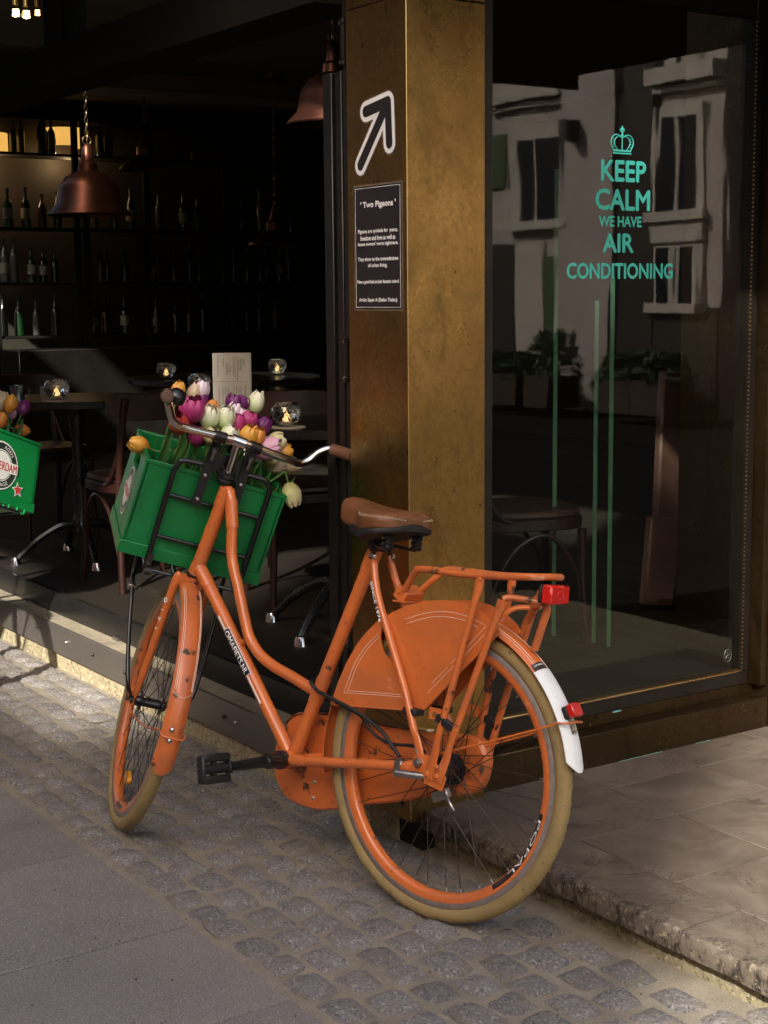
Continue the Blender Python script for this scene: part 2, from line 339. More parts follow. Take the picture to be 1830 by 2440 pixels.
def sand_mat():
    m, nt, p = new_mat('joint_sand'); co = coord(nt)
    c = mix(nt, ramp(nt, noise_t(nt, co, 7, 8, .7), .32, .7), (.175, .15, .115, 1), (.285, .245, .185, 1)); c = mix(nt, ramp(nt, noise_t(nt, co, 420, 2), .58, .7), c, (.13, .105, .075, 1)); c = mix(nt, ramp(nt, noise_t(nt, co, 360, 2), .62, .7), c, (.46, .40, .30, 1))
    nt.links.new(c, p.inputs['Base Color']); p.inputs['Roughness'].default_value = .95
    b = nd(nt, 'ShaderNodeBump'); b.inputs['Strength'].default_value = .8; b.inputs['Distance'].default_value = .004; nt.links.new(noise_t(nt, co, 150, 7, .7), b.inputs['Height']); nt.links.new(b.outputs[0], p.inputs['Normal'])
    return m
M_SAND = sand_mat()

def marble_mat(name='veined_marble', edge=False):
    m, nt, p = new_mat(name); co = coord(nt, kind='Object'); oi = nd(nt, 'ShaderNodeObjectInfo')
    ad = nd(nt, 'ShaderNodeVectorMath', operation='ADD'); nt.links.new(co, ad.inputs[0]); cb = nd(nt, 'ShaderNodeVectorMath', operation='SCALE'); cb.inputs[0].default_value = (7, 13, 5); nt.links.new(oi.outputs['Random'], cb.inputs['Scale']); nt.links.new(cb.outputs[0], ad.inputs[1]); co = ad.outputs[0]
    f = noise_t(nt, co, 4.5, 9, .62, 1.4)
    c = mix(nt, ramp(nt, f, .3, .72), (.080, .060, .044, 1), (.150, .120, .090, 1))
    # veins: thin bands where a distorted noise crosses its middle
    def vein(scale, wdt, colr, c, dist):
        n = noise_t(nt, co, scale, 6, .55, dist); s = nd(nt, 'ShaderNodeMath', operation='SUBTRACT'); nt.links.new(n, s.inputs[0]); s.inputs[1].default_value = .5
        a = nd(nt, 'ShaderNodeMath', operation='ABSOLUTE'); nt.links.new(s.outputs[0], a.inputs[0]); k = ramp(nt, a.outputs[0], 0, wdt, (1, 1, 1, 1), (0, 0, 0, 1))
        msk = ramp(nt, noise_t(nt, co, 5, 3), .45, .62); mu = nd(nt, 'ShaderNodeMath', operation='MULTIPLY'); nt.links.new(k, mu.inputs[0]); nt.links.new(msk, mu.inputs[1])
        return mix(nt, mu.outputs[0], c, colr)
    c = vein(2.6, .010, (.03, .02, .015, 1), c, 2.6); c = vein(5.5, .009, (.045, .032, .025, 1), c, 2.0); c = mix(nt, ramp(nt, noise_t(nt, co, 2.1, 5, .6, .8), .52, .70, (0, 0, 0, 1), (.6, .6, .6, 1)), c, (.075, .056, .042, 1)); pass
    c = mix(nt, ramp(nt, noise_t(nt, co, 90, 4), .62, .8), c, (.15, .12, .09, 1))
    if edge:
        sx_ = nd(nt, 'ShaderNodeSeparateXYZ'); nt.links.new(coord(nt), sx_.inputs[0]); near = ramp(nt, sx_.outputs[0], 0, 1); mr_ = nd(nt, 'ShaderNodeMapRange'); nt.links.new(sx_.outputs[0], mr_.inputs[0]); mr_.inputs[1].default_value = 2.315; mr_.inputs[2].default_value = 2.252
        st_ = ramp(nt, noise_t(nt, coord(nt, (1, 1, .45)), 34, 9, .78), .49, .56); mu_ = nd(nt, 'ShaderNodeMath', operation='MULTIPLY'); nt.links.new(st_, mu_.inputs[0]); nt.links.new(mr_.outputs[0], mu_.inputs[1]); c = mix(nt, mu_.outputs[0], c, (.022, .017, .012, 1))
        pt_ = ramp(nt, noise_t(nt, coord(nt), 60, 6, .7), .56, .62); mv_ = nd(nt, 'ShaderNodeMath', operation='MULTIPLY'); nt.links.new(pt_, mv_.inputs[0]); nt.links.new(mr_.outputs[0], mv_.inputs[1]); c = mix(nt, mv_.outputs[0], c, (.22, .18, .125, 1))
    nt.links.new(c, p.inputs['Base Color']); ro = nd(nt, 'ShaderNodeMapRange'); nt.links.new(f, ro.inputs[0]); ro.inputs[3].default_value = .5; ro.inputs[4].default_value = .8; nt.links.new(ro.outputs[0], p.inputs['Roughness'])
    b = nd(nt, 'ShaderNodeBump'); b.inputs['Strength'].default_value = .9 if edge else .25; b.inputs['Distance'].default_value = .004 if edge else .0015; nt.links.new(noise_t(nt, co, 45, 8, .65), b.inputs['Height']); nt.links.new(b.outputs[0], p.inputs['Normal'])
    return m
M_MARBLE = marble_mat(); M_MARBLE_EDGE = marble_mat('chipped_marble_edge', True)

def glass_mat(name, ior=1.6, wav=0.0, tint=(.92, .95, .93)):
    """window pane: clear with a fresnel reflection"""
    m, nt, p = new_mat(name); nt.nodes.remove(p); out = nt.nodes['Material Output']
    t = nd(nt, 'ShaderNodeBsdfTransparent'); t.inputs[0].default_value = c4(tint); g = nd(nt, 'ShaderNodeBsdfGlossy'); g.inputs['Roughness'].default_value = .018
    fr = nd(nt, 'ShaderNodeFresnel'); fr.inputs[0].default_value = ior; mx = nd(nt, 'ShaderNodeMixShader'); geo = nd(nt, 'ShaderNodeNewGeometry'); inv = nd(nt, 'ShaderNodeMath', operation='SUBTRACT'); inv.inputs[0].default_value = 1; nt.links.new(geo.outputs['Backfacing'], inv.inputs[1]); ml = nd(nt, 'ShaderNodeMath', operation='MULTIPLY'); nt.links.new(fr.outputs[0], ml.inputs[0]); nt.links.new(inv.outputs[0], ml.inputs[1]); nt.links.new(ml.outputs[0], mx.inputs[0]); nt.links.new(t.outputs[0], mx.inputs[1]); nt.links.new(g.outputs[0], mx.inputs[2]); nt.links.new(mx.outputs[0], out.inputs[0])
    if wav:
        b = nd(nt, 'ShaderNodeBump'); b.inputs['Strength'].default_value = wav; b.inputs['Distance'].default_value = .01; nt.links.new(noise_t(nt, coord(nt, (4.5, 1, .9)), 1.6, 2, .4), b.inputs['Height']); nt.links.new(b.outputs[0], g.inputs['Normal']); nt.links.new(b.outputs[0], fr.inputs['Normal'])
    return m
M_PANE = glass_mat('window_glass', 1.5, .05)
M_GLASSBALL = pm('cut_glass', (.95, .95, .95), .03, trans=1, ior=1.45, var=.02, rvar=.02)
M_GLASSEDGE = pm('green_glass_edge', (.055, .15, .085), .3, var=.2, vs=6, trans=.2)
M_THINGLASS = glass_mat('door_glass', 1.12, 0, (.9, .94, .91))
# interior
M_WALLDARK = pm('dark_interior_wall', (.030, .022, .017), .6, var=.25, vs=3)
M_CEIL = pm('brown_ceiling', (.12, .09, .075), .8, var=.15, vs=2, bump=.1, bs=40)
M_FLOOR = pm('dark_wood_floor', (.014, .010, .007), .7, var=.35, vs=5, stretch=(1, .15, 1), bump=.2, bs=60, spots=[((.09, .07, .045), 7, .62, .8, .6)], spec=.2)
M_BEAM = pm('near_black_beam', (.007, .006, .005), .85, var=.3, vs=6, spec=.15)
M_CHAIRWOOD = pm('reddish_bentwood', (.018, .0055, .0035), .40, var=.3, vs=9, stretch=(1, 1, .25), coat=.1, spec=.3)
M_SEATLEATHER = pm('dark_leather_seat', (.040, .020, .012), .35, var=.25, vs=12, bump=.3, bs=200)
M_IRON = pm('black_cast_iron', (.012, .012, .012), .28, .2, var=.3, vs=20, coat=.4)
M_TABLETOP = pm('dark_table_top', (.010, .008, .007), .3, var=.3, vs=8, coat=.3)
M_COPPER = pm('copper_lamp_skin', (.10, .034, .022), .36, .8, var=.2, vs=8, spots=[((.12, .04, .03), 7, .6, .75, .5)])
M_CHAIN = pm('chain_metal', (.20, .14, .09), .35, .9, var=.2, vs=30)
M_DRUM = emit('lit_lampshade', (.62, .33, .07), .52, .12, 14)
M_BULB = emit('glowing_filament', (1, .55, .20), 5, .1)
M_FLAME = emit('candle_flame', (1, .62, .25), .6, .1)
M_WAX = pm('candle_wax', (.75, .66, .48), .5, trans=.0, var=.05)
M_BOTTLE = [pm('green_bottle_glass', (.008, .03, .010), .22, var=.2, coat=.5), pm('black_bottle_glass', (.006, .006, .006), .22, var=.2, coat=.5), pm('brown_bottle_glass', (.03, .013, .005), .22, var=.2, coat=.5), pm('clear_bottle_glass', (.06, .065, .06), .22, var=.1, coat=.5)]
M_LABELP = pm('bottle_label_paper', (.20, .19, .16), .7, var=.15)
M_MENU = pm('menu_card', (.42, .38, .32), .7, var=.05, vs=14, bump=.1, bs=200)
M_INK = pm('printed_ink', (.10, .085, .08), .7, var=.2, vs=40)
M_TIN = pm('tin_cup', (.30, .33, .36), .25, 1, var=.15)
M_CORK = pm('coaster', (.30, .25, .18), .8, var=.15, vs=40)
M_PANELBROWN = pm('brown_leather_panel', (.11, .050, .035), .55, var=.25, vs=7, bump=.3, bs=120)
M_SLAT = pm('grey_brown_slat', (.16, .13, .10), .6, var=.2, vs=10)
# houses across the street
M_STUCCO = pm('pale_stucco', (.52, .45, .41), .85, var=.10, vs=1.2, bump=.2, bs=30)
M_STUCCOTRIM = pm('white_stucco_trim', (.62, .56, .49), .8, var=.08, vs=2)
M_BRICK = pm('brown_brick_wall', (.34, .22, .16), .9, var=.3, vs=14, bump=.5, bs=30, bdist=.01)
M_WINDARK = pm('dark_window_pane', (.008, .011, .020), .3, var=.2, vs=1, spec=.2)
M_GREENPAINT = pm('green_shop_paint', (.06, .12, .04), .5, var=.25, vs=3)

# ================================================================== THE SETTING
rng = random.Random(11)
KX = 2.245          # street face of the building base
def fbm(x, y, s, k=4):
    return noise.fractal(V((x * s, y * s, 3.3)), 1.0, 2.0, k)

M_ASPHALT = pm('dark_asphalt', (.016, .014, .013), .95, var=.35, vs=1.5, bump=.5, bs=120, spec=.1)
g = obj('ground', MB().add([(-60, -60, -.14), (60, -60, -.14), (60, 60, -.14), (-60, 60, -.14)], [(0, 1, 2, 3)]), M_ASPHALT); tag(g, kind='structure')

# --- cobbled strip: a sand bed with 270 single granite setts standing in it
def sand_bed(x0, x1, y0, y1, st=.022):
    nx = int((x1 - x0) / st); ny = int((y1 - y0) / st); vs = []; fs = []
    for j in range(ny + 1):
        for i in range(nx + 1):
            x = x0 + (x1 - x0) * i / nx; y = y0 + (y1 - y0) * j / ny
            z = -.0035 + .0045 * fbm(x, y, 9) + .002 * fbm(x, y, 40, 2)
            e = min(x - x0, x1 - x)
            if e < .03: z += .0065 * (1 - e / .03) * (1 + .5 * fbm(x, y, 30, 2))
            if x - x0 < .006: z = -.006
            vs.append((x, y, z))
    for j in range(ny):
        for i in range(nx):
            a = j * (nx + 1) + i; fs.append((a, a + 1, a + nx + 2, a + nx + 1))
    return MB().add(vs, fs)
SX0 = 1.531
bed = obj('cobbled_strip', sand_bed(1.512, 2.36, 1.2, 7.3), M_SAND, sharp=0); bed.data.polygons.foreach_set('use_smooth', [True] * len(bed.data.polygons)); tag(bed, kind='structure')
def cobble_mesh(k):
    r = random.Random(100 + k); n = 6; r_ex = r.uniform(6, 11); vs = []; fs = []; ph = r.uniform(0, 9)
    for j in range(n):
        for i in range(n):
            a = -1 + 2 * i / (n - 1); b = -1 + 2 * j / (n - 1)
            q = max(abs(a), abs(b)); l = hypot(a, b)
            ex = r_ex; rr = (abs(a) ** ex + abs(b) ** ex) ** (1 / ex) if l else 0
            s = (q / rr) if rr else 1
            x, y = a * s, b * s
            wob = 1 + .13 * noise.noise(V((x * 1.1 + ph, y * 1.1, k)))
            z = .0062 * (1 - q ** 4) + .0050 * noise.noise(V((x * 1.7 + ph, y * 1.7, k * 3.1))) + .0025 * noise.noise(V((x * 4 + ph, y * 4, k)))
            if q > .99: z -= .010
            vs.append((x * .5 * wob + r.uniform(-.018, .018), y * .5 * wob + r.uniform(-.018, .018), z + r.uniform(-.0008, .0008)))
    for j in range(n - 1):
        for i in range(n - 1):
            a = j * n + i; fs.append((a, a + 1, a + n + 1, a + n))
    return mesh('cobble', MB().add(vs, fs), M_COBBLE, sharp=0)
COB = [cobble_mesh(k) for k in range(14)]
for me in COB: me.polygons.foreach_set('use_smooth', [True] * len(me.polygons))
cols = 7; cw = (2.245 - SX0 - .02) / cols; nc = 0
for c in range(cols + 1):
    y = 1.35 + rng.uniform(0, .1)
    while y < 6.75:
        L = rng.uniform(.10, .155); x = SX0 + .012 + cw * (c + .5) + rng.uniform(-.005, .005)
        ok = c < cols or y < 3.0
        # keep the ones the photograph shows
        if ok and not (c == cols and y > 2.0) and y + L < 6.7 and (y > 1.75 + (2.25 - x) * .62):
            o = bpy.data.objects.new('cobble', rng.choice(COB)); COL.objects.link(o); o.parent = bed
            o.location = (x, y + L / 2, rng.uniform(-.001, .0035)); o.scale = ((cw - rng.uniform(.001, .005)) * (1 if rng.random() < .5 else -1), (L - rng.uniform(.001, .005)), rng.uniform(.8, 1.25)); o.rotation_euler = (rng.gauss(0, .025), rng.gauss(0, .025), rng.gauss(0, .05)); nc += 1
        y += L
print('cobbles', nc)

gr = MB(); R_ = random.Random(5)
for k in range(420):
    x = R_.uniform(1.0, 2.24); y = R_.uniform(1.9, 6.0); s = R_.choice((.002, .002, .0028, .004)) * R_.uniform(.7, 1.3)
    vv = [V((R_.uniform(.6, 1) * s * a, R_.uniform(.6, 1) * s * b, R_.uniform(.5, .9) * s * c_)) for a, b, c_ in ((1, 0, 0), (0, 1, 0), (-1, 0, 0), (0, -1, 0), (0, 0, 1), (0, 0, -1))]
    gr.add([v + V((x, y, s * .4 + (.006 if x > 1.53 else .0008))) for v in vv], [(0, 1, 4), (1, 2, 4), (2, 3, 4), (3, 0, 4), (1, 0, 5), (2, 1, 5), (3, 2, 5), (0, 3, 5)])
tag(obj('grit', gr, pm('loose_grit', (.10, .085, .07), .9, var=.7, vs=40), sharp=0), kind='stuff')

# --- grey paving slabs beside it
sb = obj('slab_pavement', MB().add([(-14, -14, -.06), (1.53, -14, -.06), (1.53, 30, -.06), (-14, 30, -.06)], [(0, 1, 2, 3)]), M_SAND); tag(sb, kind='structure')
ys = [1.45, 2.03, 2.632, 3.102, 3.69, 4.28, 4.87, 5.46]; xs = [1.527, .63, -.27, -1.17]
for i in range(len(xs) - 1):
    for j in range(len(ys) - 1):
        dy = 0 if i == 0 else .21 * i
        o = obj('slab', B((xs[i + 1] + .0025, ys[j] + .0025 + dy, -.07), (xs[i] - .0025, ys[j + 1] - .0025 + dy, rng.uniform(-.0015, .0015))), M_SLAB, parent=sb, bevel=.003)
far = obj('street_surface', MB().add([(-14, -14, -.012), (-1.18, -14, -.012), (-1.18, 30, -.012), (-14, 30, -.012), (-1.18, -14, -.012), (8, -14, -.012), (8, 1.19, -.012), (-1.18, 1.19, -.012), (-1.18, 6, -.012), (1.528, 6, -.012), (1.528, 30, -.012), (-1.18, 30, -.012)], [(0, 1, 2, 3), (4, 5, 6, 7), (8, 9, 10, 11)]), M_ASPHALT); tag(far, kind='structure')

# --- raised marble entrance step with separate tiles
ZT = .115
step = obj('marble_step', B((2.30, .9, -.1), (4.6, 3.30, .058)), M_BASEC); tag(step, kind='structure')
def edge_tile(y0, y1, k):
    n = max(8, int((y1 - y0) / .02)); vs = []; fs = []
    prof = [(2.433, ZT), (2.36, ZT), (2.30, ZT), (2.258, ZT - .0002), (2.2485, ZT - .0022), (2.2455, ZT - .009), (2.245, ZT - .024), (2.2455, ZT - .042), (2.248, ZT - .054), (2.32, .058), (2.433, .058)]
    for i in range(n + 1):
        y = y0 + (y1 - y0) * i / n
        for q, (x, z) in enumerate(prof):
            dx = dz = 0
            if 3 <= q <= 8:
                f = noise.fractal(V((y * 14, z * 30, k)), 1, 2, 5); h = noise.fractal(V((y * 5.5, 7.7, 0)), 1, 2, 3)
                chip = max(0, h) * (.030 if y < 2.6 else .012)
                dx = .0065 * abs(f) * (.4 if q == 3 else 1) + chip * (1 if q < 6 else .5) * .6; dz = -.3 * chip if q in (3, 4) else 0
            vs.append((x + dx, y, z + dz))
    m = len(prof)
    for i in range(n):
        for q in range(m - 1): fs.append((i * m + q, i * m + q + 1, (i + 1) * m + q + 1, (i + 1) * m + q))
    fs += [tuple(range(m)), tuple(n * m + q for q in range(m))[::-1]]
    return MB().add(vs, fs)
for a, b in ((.9, 1.62), (1.62, 2.228), (2.231, 3.186)):
    o = obj('marble_edge_tile', edge_tile(a + .001, b - .001, a), M_MARBLE_EDGE, parent=step, sharp=50)
for i, (x0, x1) in enumerate(((2.436, 2.768), (2.770, 3.118), (3.120, 3.47), (3.472, 3.82), (3.822, 4.17))):
    for (y0, y1) in ((3.018, 3.30), (2.764, 3.016), (2.424, 2.762), (2.08, 2.422), (1.74, 2.078)):
        if i >= 3 and y0 < 2.4: continue
        if i == 0 and y0 > 3: continue
        if i == 0 and y1 == 3.016: y1 = 3.30
        obj('marble_tile', B((x0 + .0012, y0 + .0012, .055), (x1 - .0012, y1 - .0012, ZT - rng.uniform(0, .0008))), M_MARBLE, parent=step, bevel=.0012)

# ================================================================== THE CAFE BUILDING
cafe = empty('cafe_building', loc=(2.2, 3.2, 0)); tag(cafe, 'dark corner cafe with open front, brass pillar and tall shop window', 'building')
CI = Matrix.Translation((-2.2, -3.2, 0))
def cp(name, mb, m, parent=None, bevel=0, sharp=38):
    """a part of the building given in world coordinates"""
    o = obj(name, mb, m, bevel=bevel, sharp=sharp)
    if parent: o.parent = parent
    else: o.parent = cafe; o.matrix_local = CI
    return o
PX, PY, PE = 2.205, 3.167, 3.440     # pillar: street face, side face, inner edge
pillar = cp('brass_pillar', B((PX, PY, .09), (2.449, PE, 2.190)), M_BRASS, bevel=.0015)
cp('upper_panel', B((PX + .0015, PY + .0015, 2.193), (2.449, PE, 4.4)), M_BRASS, pillar, bevel=.0015)
cp('corner_bead', MB().join(tube(MB(), [(PX + .0003, PY + .0003, .10), (PX + .0003, PY + .0003, 3.4)], .0016, 8)), M_TRIM, pillar)
cp('pillar_foot', B((2.26, 3.192, -.1), (2.44, 3.52, .089)), M_DARKMETAL)
base = cp('base_course', B((2.252, 3.30, -.12), (2.60, 12, .074)), M_BASEC, bevel=.004)
kick = cp('kick_plate', B((2.236, 3.43, .064), (2.250, 12, .176)), M_KICK, bevel=.0012)
for y, z in ((4.262, .125), (4.185, .122), (4.95, .125), (5.02, .118), (5.31, .128), (5.57, .127), (5.88, .135), (6.12, .14)):
    b_ = MB(); lathe(b_, [(0, .008), (.005, .008), (.0075, .005), (.0078, 0)], 10, Matrix.Translation((2.2362, y, z)) @ Matrix.Rotation(-pi / 2, 4, 'Y'))
    cp('bolt', b_, M_STEEL if y < 4.2 or y in (4.95, 5.57) else M_DARKMETAL, kick)
cp('cement_ledge', B((2.2502, 3.43, .075), (2.336, 12, .1735)), M_LEDGE)
thr = cp('threshold', B((2.3318, 3.30, .150), (2.356, 12, .2645)), M_BLACKMETAL, bevel=.0012)
for y in (5.27, 5.0): cp('bracket', B((2.318, y, .174), (2.3317, y + .045, .186)), M_STEEL, thr)
lin = cp('lintel', B((2.232, 3.64, 2.250), (2.42, 13, 2.394)), M_BEAM)
cp('mullion', B((2.25, 5.44, 2.3945), (2.31, 5.60, 3.6)), M_BEAM); cp('mullion', B((2.25, 5.32, 2.3945), (2.30, 5.40, 3.6)), M_BEAM)
cp('transom_pane', B((2.34, 3.66, 2.40), (2.345, 12, 3.5)), M_THINGLASS)
cp('upper_wall', B((2.235, 3.445, 3.5), (2.55, 13, 9)), M_BRICK)
# folded window leaves seen edge-on beside the pillar: ribbed black profiles
jamb = cp('folded_window_frame', B((2.262, 3.446, .176), (2.40, 3.505, 3.5)), M_BLACKMETAL, bevel=.002)
for y0, y1, x0 in ((3.507, 3.532, 2.252), (3.534, 3.548, 2.268), (3.550, 3.580, 2.258), (3.582, 3.594, 2.275), (3.596, 3.640, 2.256)):
    cp('leaf_profile', B((x0, y0, .178), (2.40, y1, 2.06 if y0 > 3.54 else 3.5)), M_BLACKMETAL, jamb, bevel=.002)
for z in (1.29, 2.13, .55):
    h = MB(); cyl(h, (2.25, 3.522, z - .045), (2.25, 3.522, z + .045), .008, 10); cyl(h, (2.25, 3.522, z - .06), (2.25, 3.522, z - .047), .010, 10); cyl(h, (2.25, 3.522, z + .047), (2.25, 3.522, z + .06), .010, 10)
    cp('hinge', h, M_BLACKMETAL, jamb)
    s_ = MB(); [lathe(s_, [(0, .003), (.004, .002), (.005, 0)], 8, Matrix.Translation((2.2515, 3.541, z + d_)) @ Matrix.Rotation(-pi / 2, 4, 'Y')) for d_ in (-.05, .05)]
    cp('hinge_screw', s_, M_STEEL, jamb)

# shop window on the side street
YW = 3.2515
win = cp('shop_window', B((2.451, YW, .2475), (3.556, YW + .06, .2895)), M_DARKMETAL, bevel=.0015)
cp('sill_bead', MB().join(B((2.50, YW - .005, .2897), (3.527, YW + .02, .2945))), M_TRIM, win, bevel=.001)
cp('window_stile', B((2.4505, YW - .012, .29), (2.531, YW + .06, 2.60)), M_DARKMETAL, win, bevel=.0015)
cp('window_stile', B((3.529, YW - .002, .2905), (3.5575, YW + .06, 2.60)), M_DARKMETAL, win, bevel=.0015)
bd = MB()
for i in range(150): lathe(bd, [(0, .006), (.0028, .0045), (.0028, .0015), (0, 0)], 6, Matrix.Translation((3.5262, YW - .003, .30 + i * .0131)))
o = cp('ball_chain_bead', bd, M_TRIM, win)
cp('head_rail', B((2.4502, YW + .001, 2.272), (3.5572, YW + .058, 2.599)), M_BEAM, win)
pane = cp('pane', B((2.528, YW + .010, .292), (3.532, YW + .0118, 2.274)), M_PANE, win)
mk = MB()   # etched maker's ring low on the glass
ringc = V((3.475, YW + .0085, .345))
tube(mk, [ringc + V((.016 * cos(t), 0, .020 * sin(t))) for t in [2 * pi * k / 20 for k in range(21)]], .0009, 5)
tube(mk, [ringc + V(q) for q in ((-.007, 0, -.010), (0, 0, .012), (.003, 0, -.012))], .0008, 5); tube(mk, [ringc + V(q) for q in ((-.010, 0, -.004), (.008, 0, .004))], .0008, 5)
cp('etched_ring', mk, M_STEEL, win)
cp('brass_sill', B((2.45, YW - .001, .2138), (3.580, YW + .05, .2473)), M_BRONZE, bevel=.001)
pl = cp('plinth', B((2.4495, 3.190, .1145), (3.584, 3.42, .2136)), M_BRONZE, bevel=.003)
for x0, x1 in ((2.96, 3.13), (3.27, 3.33)):
    v_ = MB(); n = 26
    pts = [(x0 + (x1 - x0) * i / n, 3.1885, .1155 + .0035 * abs(noise.noise(V((i * .5, x0, 0))))) for i in range(n + 1)]
    v_.add([p for p in pts] + [(p[0], p[1], .1146) for p in pts], [(i, i + 1, n + 2 + i, n + 1 + i) for i in range(n)]); cp('verdigris_line', v_, M_VERDI, pl)
v_ = MB(); v_.add([(3.005 + .016 * cos(t) * (1.2 + .5 * noise.noise(V((cos(t) * 2, sin(t) * 2, 1)))), YW - .0018, .2445 + .0028 * sin(t)) for t in [2 * pi * k / 18 for k in range(18)]], [tuple(range(18))]); cp('verdigris_patch', v_, M_VERDI, pl)
pier = cp('brass_pier', B((3.586, 3.188, .1145), (3.80, 3.6, 4.4)), M_BRONZE, bevel=.002)
cp('pier_return', B((3.5582, 3.2, .2475), (3.5856, 3.30, 3.6)), M_BRONZE, pier, bevel=.001)
cp('pier_seam', B((3.60, 3.187, .1146), (3.602, 3.1885, 3.6)), M_TRIM, pier)
cp('header', B((2.4497, 3.20, 2.60), (3.585, 3.6, 4.4)), M_BEAM)
cp('side_wall', B((3.80, 3.19, .05), (11, 3.6, 9)), M_BRICK); cp('upper_wall', B((2.236, 3.195, 4.41), (3.79, 3.44, 9)), M_BRICK)

# arrow sign and plaque on the pillar, lettering on the glass
RT_, UP_ = V((0, -1, 0)), V((0, 0, 1))
def onp(y, z, k): return V((PX - .0006 - k, y, z))
ar = empty('arrow_sticker', loc=(PX, 3.3, 1.87)); tag(ar, 'black arrow sticker with thick white outline on the brass pillar', 'sign')
ARL = Matrix.Translation((-PX, -3.3, -1.87))
strokes = [((3.374, 1.797), (3.252, 1.936)), ((3.347, 1.929), (3.246, 1.943)), ((3.246, 1.943), (3.241, 1.842))]
def capsule(mb, a, b, r, k, ry=1.0):
    a = V(a); b = V(b); dd = (b - a); an = atan2(dd.y, dd.x); pts = []
    for t in range(9): th = an + pi / 2 + pi * t / 8; pts.append((a.x + r * cos(th) * ry, a.y + r * sin(th)))
    for t in range(9): th = an - pi / 2 + pi * t / 8; pts.append((b.x + r * cos(th) * ry, b.y + r * sin(th)))
    mb.add([onp(p[0], p[1], k) for p in pts], [tuple(range(18))]); return mb
for nm, r, k0, m in (('film_edge', .0300, 0, M_FILM), ('white_outline', .0262, .0006, M_SIGNWHITE), ('black_arrow', .0142, .0012, M_BLACKSIGN)):
    mb = MB()
    for q, (a, b) in enumerate(strokes): capsule(mb, a, b, r, k0 + q * .00013)
    obj(nm, mb, m, ar, mat=ARL)
pq = empty('art_plaque', loc=(PX, 3.297, 1.585)); tag(pq, 'narrow black text plaque about two pigeons below the arrow sticker', 'sign'); PQL = Matrix.Translation((-PX, -3.297, -1.585))
obj('board', B((PX - .0016, 3.190, 1.429), (PX - .0002, 3.405, 1.742)), M_BLACKSIGN, pq, mat=PQL)
obj('film_edge', B((PX - .0008, 3.1855, 1.4245), (PX - .0001, 3.4095, 1.7465)), M_FILM, pq, mat=PQL)
fr = MB()
for a, b in (((3.1945, 1.433), (3.4005, 1.4342)), ((3.1945, 1.7368), (3.4005, 1.738)), ((3.1945, 1.4342), (3.1957, 1.7368)), ((3.3993, 1.4342), (3.4005, 1.7368))): box(fr, (PX - .0021, a[0], a[1]), (PX - .0017, b[0], b[1]))
obj('border_line', fr, M_SIGNWHITE, pq, mat=PQL)
tx = MB()
for s, yc, zc, w, h in (("' Two Pigeons '", 3.295, 1.6935, .160, .0185), ('Pigeons are symbols for  peace,', 3.2975, 1.6268, .182, .0118), ('freedom and love as well as', 3.2975, 1.6105, .160, .0112), ("house owners' worst nightmare.", 3.297, 1.5945, .184, .0112),
        ('They show us the contradictions', 3.2975, 1.5555, .185, .0115), ('of urban living.', 3.2985, 1.5395, .088, .0115), ('Have a good look at their fantastic colors!', 3.298, 1.498, .191, .0105), ('Artist: Super A (Stefan Thelen)', 3.2985, 1.4515, .175, .0115)):
    text(tx, s, (PX - .0018, yc, zc), RT_, UP_, w, h, bold=.0008 if h < .015 else .0013)
obj('lettering', tx, M_SIGNWHITE, pq, mat=PQL)

wl = empty('window_lettering', loc=(3.0, YW, 1.7)); tag(wl, 'teal crown and KEEP CALM air conditioning lettering on the shop window', 'sign'); WLL = Matrix.Translation((-3.0, -YW, -1.7))
def wline(s, x0, x1, z0, z1, bold=.0012):
    mb = MB(); text(mb, s, ((x0 + x1) / 2, YW + .0096, (z0 + z1) / 2), (1, 0, 0), (0, 0, 1), x1 - x0, z1 - z0, bold=bold); return mb
for s, x0, x1, z0, z1, bo in (('KEEP', 2.931, 3.098, 1.777, 1.832, .0022), ('CALM', 2.911, 3.115, 1.697, 1.753, .0022), ('WE HAVE', 2.924, 3.084, 1.651, 1.679, .0012), ('AIR', 2.940, 3.054, 1.580, 1.630, .0022), ('CONDITIONING', 2.808, 3.210, 1.506, 1.548, .0016)):
    obj('word', wline(s, x0, x1, z0, z1, bo), M_TEAL, wl, mat=WLL)
cr = MB(); cx, cz, yk = 3.007, 1.851, YW + .0094
def cl(pts, r=.0016): tube(cr, [(cx + a, yk, cz + b) for a, b in pts], r, 5)
box(cr, (cx - .034, yk - .0006, cz + .000), (cx + .034, yk + .0004, cz + .004)); box(cr, (cx - .034, yk - .0006, cz + .0065), (cx + .034, yk + .0004, cz + .012))
for s in (-1, 1):
    cl(smooth([(s * .033, .012), (s * .042, .03), (s * .036, .047), (s * .020, .053), (s * .004, .046), (0, .047)], 5)); cl(smooth([(s * .018, .012), (s * .029, .028), (s * .025, .042), (s * .010, .050), (0, .046)], 5), .0013)
    cl([(s * .024, .058), (s * .024, .058)], .002) if 0 else None
    for q in range(4): box(cr, (cx + s * (.031 + .002 * sin(q)) - .0013, yk - .0006, cz + .018 + q * .0075), (cx + s * (.031 + .002 * sin(q)) + .0013, yk + .0004, cz + .0206 + q * .0075))
cl([(0, .012), (0, .048)], .0014); cl([(0, .05), (0, .078)], .0016); cl([(-.008, .066), (.008, .066)], .0026); cl([(-.005, .060), (.005, .072)], .0016); cl([(-.005, .072), (.005, .060)], .0016); cl([(0, .05), (0, .055)], .0035)
obj('crown_emblem', cr, M_TEAL, wl, mat=WLL)

